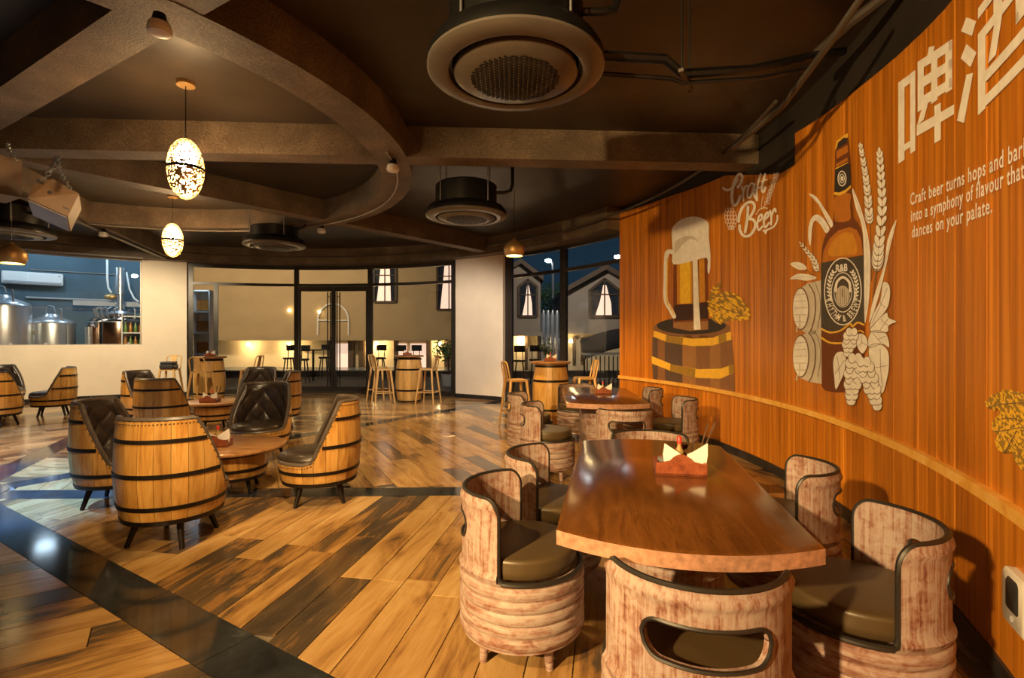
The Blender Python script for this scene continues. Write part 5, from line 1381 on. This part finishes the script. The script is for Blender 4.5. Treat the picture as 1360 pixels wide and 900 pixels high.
# wheat, leaves, kegs and white hops around the bottle
mo = motif('painted_wheat_and_kegs', 'painted cream wheat ears, leaves, two kegs and hops around the bottle')
TB = (1040, 170, 4.7375); TL = (1040, 340, 4.2875)
def ear(path, n, size, w):
    P = cr(path, 8, False); D, C, S = Art(TB), Art(TB), Art(TB)
    for i in range(n):
        q = i / (n - 1); k = min(len(P) - 2, int(q * (len(P) - 1))); p = Vector(P[k]); d = (Vector(P[k + 1]) - p).normalized(); s_ = Vector((-d.y, d.x)); g = .55 + .6 * q
        for sd in ((-1, 1) if i else (0,)):
            a = math.atan2(d.y, d.x); c = p + s_ * sd * w * g; ly = 2.0 - 2.0 * q + (.05 if sd > 0 else 0)
            rot = a - sd * .30 if sd else a
            D.ell(c + d * 2, size * g * 1.12, size * g * .46, 12, rot, ly); C.ell(c, size * g, size * g * .38, 12, rot, ly)
    return D, C
Ds, Cs = [], []
for pth, n, sz_, w_ in (([(492, 105), (515, 240), (535, 400), (548, 585)], 17, 27, 11), ([(612, 140), (622, 300), (628, 520), (605, 760), (596, 860)], 17, 40, 16), ([(112, 722), (155, 775), (195, 830), (215, 885)], 9, 19, 9)):
    d_, c_ = ear(pth, n, sz_, w_); Ds.append(d_); Cs.append(c_)
for d_ in Ds: d_.build('wheat_outline', M['shade'], mo, 2.95)
for c_ in Cs: c_.build('wheat_ear', M['cream'], mo, 3)
A = Art(TB); A.stroke([(550, 590), (556, 760), (560, 900), (556, 960)], 5); A.stroke([(594, 880), (580, 980), (565, 1100)], 6); A.stroke([(150, 890), (190, 930), (215, 945)], 5); A.build('stem_lines', M['shade'], mo, 2)
A = Art(TB)
lf = [[(438, 378), (470, 440), (505, 540), (535, 660), (552, 780), (553, 900), (545, 1080), (520, 1230), (514, 1100), (512, 800), (500, 620), (460, 500)],
      [(165, 415), (210, 430), (260, 500), (315, 590), (305, 625), (270, 565), (225, 480)], [(175, 740), (160, 680), (170, 590), (205, 545), (250, 560), (295, 630), (272, 660), (240, 610), (205, 580), (188, 620)],
      [(716, 575), (706, 640), (680, 740), (650, 880), (600, 1080), (545, 1230), (570, 1080), (640, 860), (662, 700)], [(48, 852), (90, 842), (130, 855), (152, 885), (110, 892), (70, 875)], [(45, 950), (90, 918), (150, 918), (215, 942), (150, 960), (90, 950)]]
for p in lf: A.poly(p, 3)
A.build('long_leaves', M['cream'], mo, 3)
A = Art(TB)
for p in ([(445, 400), (490, 530), (525, 680), (535, 900), (525, 1150)], [(180, 425), (250, 505), (300, 600)], [(205, 560), (245, 590), (280, 645)], [(710, 590), (670, 760), (610, 990)], [(60, 855), (140, 880)], [(60, 945), (140, 935), (205, 942)]): A.stroke(p, 3)
A.build('leaf_veins', M['pale'], mo, 4)
# kegs
for dy, nm in ((0, 'upper'), (275, 'lower')):
    A = Art(TL); A.poly([(100, 185 + dy), (140, 155 + dy), (218, 138 + dy), (222, 440 + dy if dy == 0 else 728), (150, 448 + dy if dy == 0 else 715), (100, 420 + dy), (85, 300 + dy)]); A.build('keg_body', M['pale'], mo, 1)
    A = Art(TL); A.ell((104, 300 + dy * .98), 48, 122, 40); A.build('keg_rim', M['shade'], mo, 2)
    Art(TL).ell((102, 300 + dy * .98), 43, 114, 40).build('keg_face', M['cream'], mo, 3)
    A = Art(TL)
    A.stroke([(150, 160 + dy), (182, 220 + dy), (186, 320 + dy), (170, 400 + dy), (150, 440 + dy)], 7); A.stroke([(185, 150 + dy), (212, 230 + dy), (215, 320 + dy), (200, 410 + dy)], 3)
    for k in range(5): A.stroke([(66 + 3 * abs(k - 2), 220 + 38 * k + dy), (140 - 4 * abs(k - 2), 214 + 40 * k + dy)], 2)
    A.build('keg_lines', M['shade'], mo, 4)
    A = Art(TL); A.stroke([(98, 340 + dy), (98, 400 + dy), (84, 405 + dy), (80, 430 + dy)], 9); A.build('keg_tap', M['pale'], mo, 5)
# white hop leaves
A = Art(TL); LV = [[(575, 150), (610, 160), (618, 220), (600, 300), (540, 370), (500, 410), (520, 330), (560, 250)], [(500, 420), (560, 350), (600, 320), (610, 350), (655, 372), (610, 395), (605, 430), (550, 435)], [(490, 480), (510, 430), (560, 425), (600, 450), (612, 520), (570, 500), (500, 520)], [(495, 520), (560, 500), (605, 540), (612, 620), (600, 700), (575, 780), (540, 740), (510, 640)], [(290, 600), (310, 550), (350, 545), (365, 580), (355, 660), (330, 720), (305, 760), (295, 680)], [(420, 460), (450, 440), (480, 460), (488, 510), (460, 555), (430, 520)]]
for p in LV: A.poly(p, 4)
A.build('hop_leaves', M['cream'], mo, 6)
A = Art(TL)
for p in LV:
    c = Vector((sum(q[0] for q in p) / len(p), sum(q[1] for q in p) / len(p)))
    A.stroke(list(cr(p, 4, True)) + [p[0]], 3, 0)
    for q in p[1::2]: A.stroke([tuple(c), (c.x + (q[0] - c.x) * .8, c.y + (q[1] - c.y) * .8)], 2.5, 0)
A.build('hop_leaf_lines', M['shade'], mo, 7)
D, C = Art(TL), Art(TL)
for (x0, y0, x1, y1, rows, wd, sz_) in ((400, 430, 375, 550, 6, 42, 24), (420, 580, 395, 820, 9, 52, 30), (470, 600, 545, 850, 9, 50, 30)):
    for r_ in range(rows):
        q = r_ / (rows - 1); wq = wd * math.sin(PI * (.25 + .68 * q)) ; m_ = 3 if r_ % 2 else 2
        for k in range(m_):
            x = x0 + (x1 - x0) * q + (k - (m_ - 1) / 2) * wq * 2 / m_; y = y0 + (y1 - y0) * q
            ly = 2.2 - 2.2 * q + .03 * k; D.ell((x, y + 1), sz_ * .80, sz_ * 1.06, 14, 0, ly); C.ell((x, y), sz_ * .70, sz_ * .94, 14, 0, ly)
D.build('hop_cone_outline', M['shade'], mo, 8.85); C.build('hop_cone', M['cream'], mo, 9)

# Craft Beer lettering
T = (940, 220, 8.183); mo = motif('painted_craft_beer_lettering', 'cream brush lettering reading Craft Beer with hop and wheat outlines')
S1 = [([(330, 235), (362, 185), (378, 120), (350, 90), (312, 130), (285, 200), (266, 300), (268, 385), (292, 432), (330, 395), (356, 330)], 30), ([(172, 245), (212, 266), (255, 250), (296, 205), (330, 150)], 26),
      ([(372, 228), (388, 290), (388, 378)], 22), ([(390, 280), (410, 228), (432, 215)], 22), ([(505, 200), (470, 195), (440, 255), (436, 335), (462, 345), (490, 280), (512, 195), (500, 290), (515, 345)], 22),
      ([(578, 90), (552, 180), (535, 290), (538, 380), (520, 330)], 22), ([(510, 268), (560, 240), (600, 225)], 16), ([(625, 90), (600, 190), (590, 265), (610, 285), (630, 235)], 22), ([(585, 170), (645, 150)], 14),
      ([(440, 448), (432, 580), (408, 720)], 30), ([(338, 605), (350, 520), (390, 440), (450, 396), (500, 408), (508, 470), (470, 545), (440, 575), (495, 585), (520, 640), (495, 715), (440, 765), (385, 755), (352, 700), (350, 650)], 30),
      ([(545, 610), (590, 575), (588, 530), (556, 560), (542, 640), (556, 700), (596, 660)], 22), ([(615, 590), (660, 545), (655, 505), (625, 545), (612, 620), (628, 670), (668, 620)], 22), ([(680, 490), (694, 560), (690, 640)], 22), ([(694, 560), (715, 490), (735, 465), (742, 500)], 20), ([(530, 530), (560, 480), (610, 458), (655, 462)], 9), ([(760, 540), (755, 600), (720, 660), (650, 695), (605, 705)], 18)]
A = Art(T)
for p, w_ in S1: A.stroke(p, w_)
A.poly([(598, 700), (660, 690), (632, 748)])
for k in range(8):
    q = k / 7; x = 640 + 100 * q; y = 400 - 300 * q
    for sd in (-1, 1): A.ring((x + sd * 16 + 6, y - sd * 4), 9, 20, 5, 14)
A.stroke([(585, 470), (588, 400), (604, 330)], 6); A.stroke([(600, 450), (640, 400), (740, 105)], 5)
for r_, (y, xs) in enumerate(((480, (210, 240, 268)), (520, (200, 232, 262, 290)), (562, (200, 232, 264, 298)), (604, (208, 240, 272, 298)), (645, (232, 262, 288)), (672, (248, 272)))):
    for x in xs: A.ring((x, y), 16, 22, 5, 14)
A.stroke([(225, 690), (290, 670), (315, 600), (315, 525)], 5)
A.build('lettering', M['cream'], mo, 2)

# paragraph under the characters
mo = motif('painted_paragraph', 'cream painted sentence beginning Craft beer turns hops')
A = Art(); A0 = Art((1020, 180, 4))
for txt, ref, p0, p1, full in (('Craft beer turns hops and', 0, (758, 370), (1256, 163), ' barley'), ('into a symphony of flavour', 0, (762, 458), (1256, 272), ' that'), ('dances on your palate.', 0, (766, 543), (1195, 408), '')):
    a, b = A0.sz(p0), A0.sz(p1); V, _ = glyph(txt, .018, 1.12); wd = max(v[0] for v in V)
    V, Tr = glyph(txt + full, .018, 1.12); k = (b.x - a.x) / wd; sl = (b.y - a.y) / (b.x - a.x)
    hgt = .098
    A.raw([Vector((a.x + v[0] * k, a.y + v[0] * k * sl + v[1] * hgt, 0)) for v in V], Tr)
A.build('lettering', M['cream'], mo, 2)

# two large block characters
mo = motif('painted_block_characters', 'two large cream block characters painted high on the boards')
T = (1190, 0, 2.647); A = Art(T)
def quad(*p): A.poly(list(p))
quad((10, 290), (32, 274), (32, 560), (10, 576)); quad((52, 259), (70, 245), (70, 528), (52, 541)); quad((30, 276), (54, 258), (54, 290), (30, 308)); quad((30, 508), (54, 492), (54, 515), (30, 532))
quad((78, 217), (100, 203), (100, 378), (78, 395)); quad((176, 152), (200, 136), (200, 312), (176, 328)); quad((126, 186), (148, 172), (148, 350), (126, 366))
quad((78, 217), (200, 136), (200, 172), (78, 250)); quad((78, 282), (200, 204), (200, 238), (78, 318)); quad((78, 348), (200, 270), (200, 305), (78, 385))
quad((112, 196), (118, 165), (138, 160), (134, 185)); quad((96, 372), (116, 358), (100, 420), (76, 440)); quad((75, 440), (207, 366), (207, 400), (75, 478)); quad((137, 372), (160, 360), (160, 490), (137, 504))
quad((250, 60), (285, 74), (270, 126), (231, 110)); quad((250, 154), (286, 184), (265, 236), (230, 205)); quad((250, 262), (274, 255), (242, 432), (217, 424))
a, b = A.sz((291, 30)), A.sz((291, 405)); wdt = (A.sz((200, 200)).x - A.sz((10, 200)).x) * .86; ht = a.y - b.y
def nb(pts):
    P = [Vector((a.x + x * wdt, a.y - y * ht, 0)) for x, y in pts]
    for t in tessellate_polygon([P]): A.tri.append([P[i] for i in t])
def rect(x0, y0, x1, y1): nb([(x0, y0), (x1, y0), (x1, y1), (x0, y1)])
rect(0, 0, 1, .10); rect(.26, .10, .40, .30); rect(.60, .10, .74, .30); rect(0, .24, 1, .34); rect(0, .24, .13, 1); rect(.87, .24, 1, 1); rect(0, .88, 1, .98); rect(.13, .66, .87, .76)
nb([(.27, .34), (.40, .34), (.30, .62), (.17, .62)]); rect(.60, .34, .73, .56); rect(.60, .48, .86, .57)
A.build('lettering', M['cream'], mo, 2)
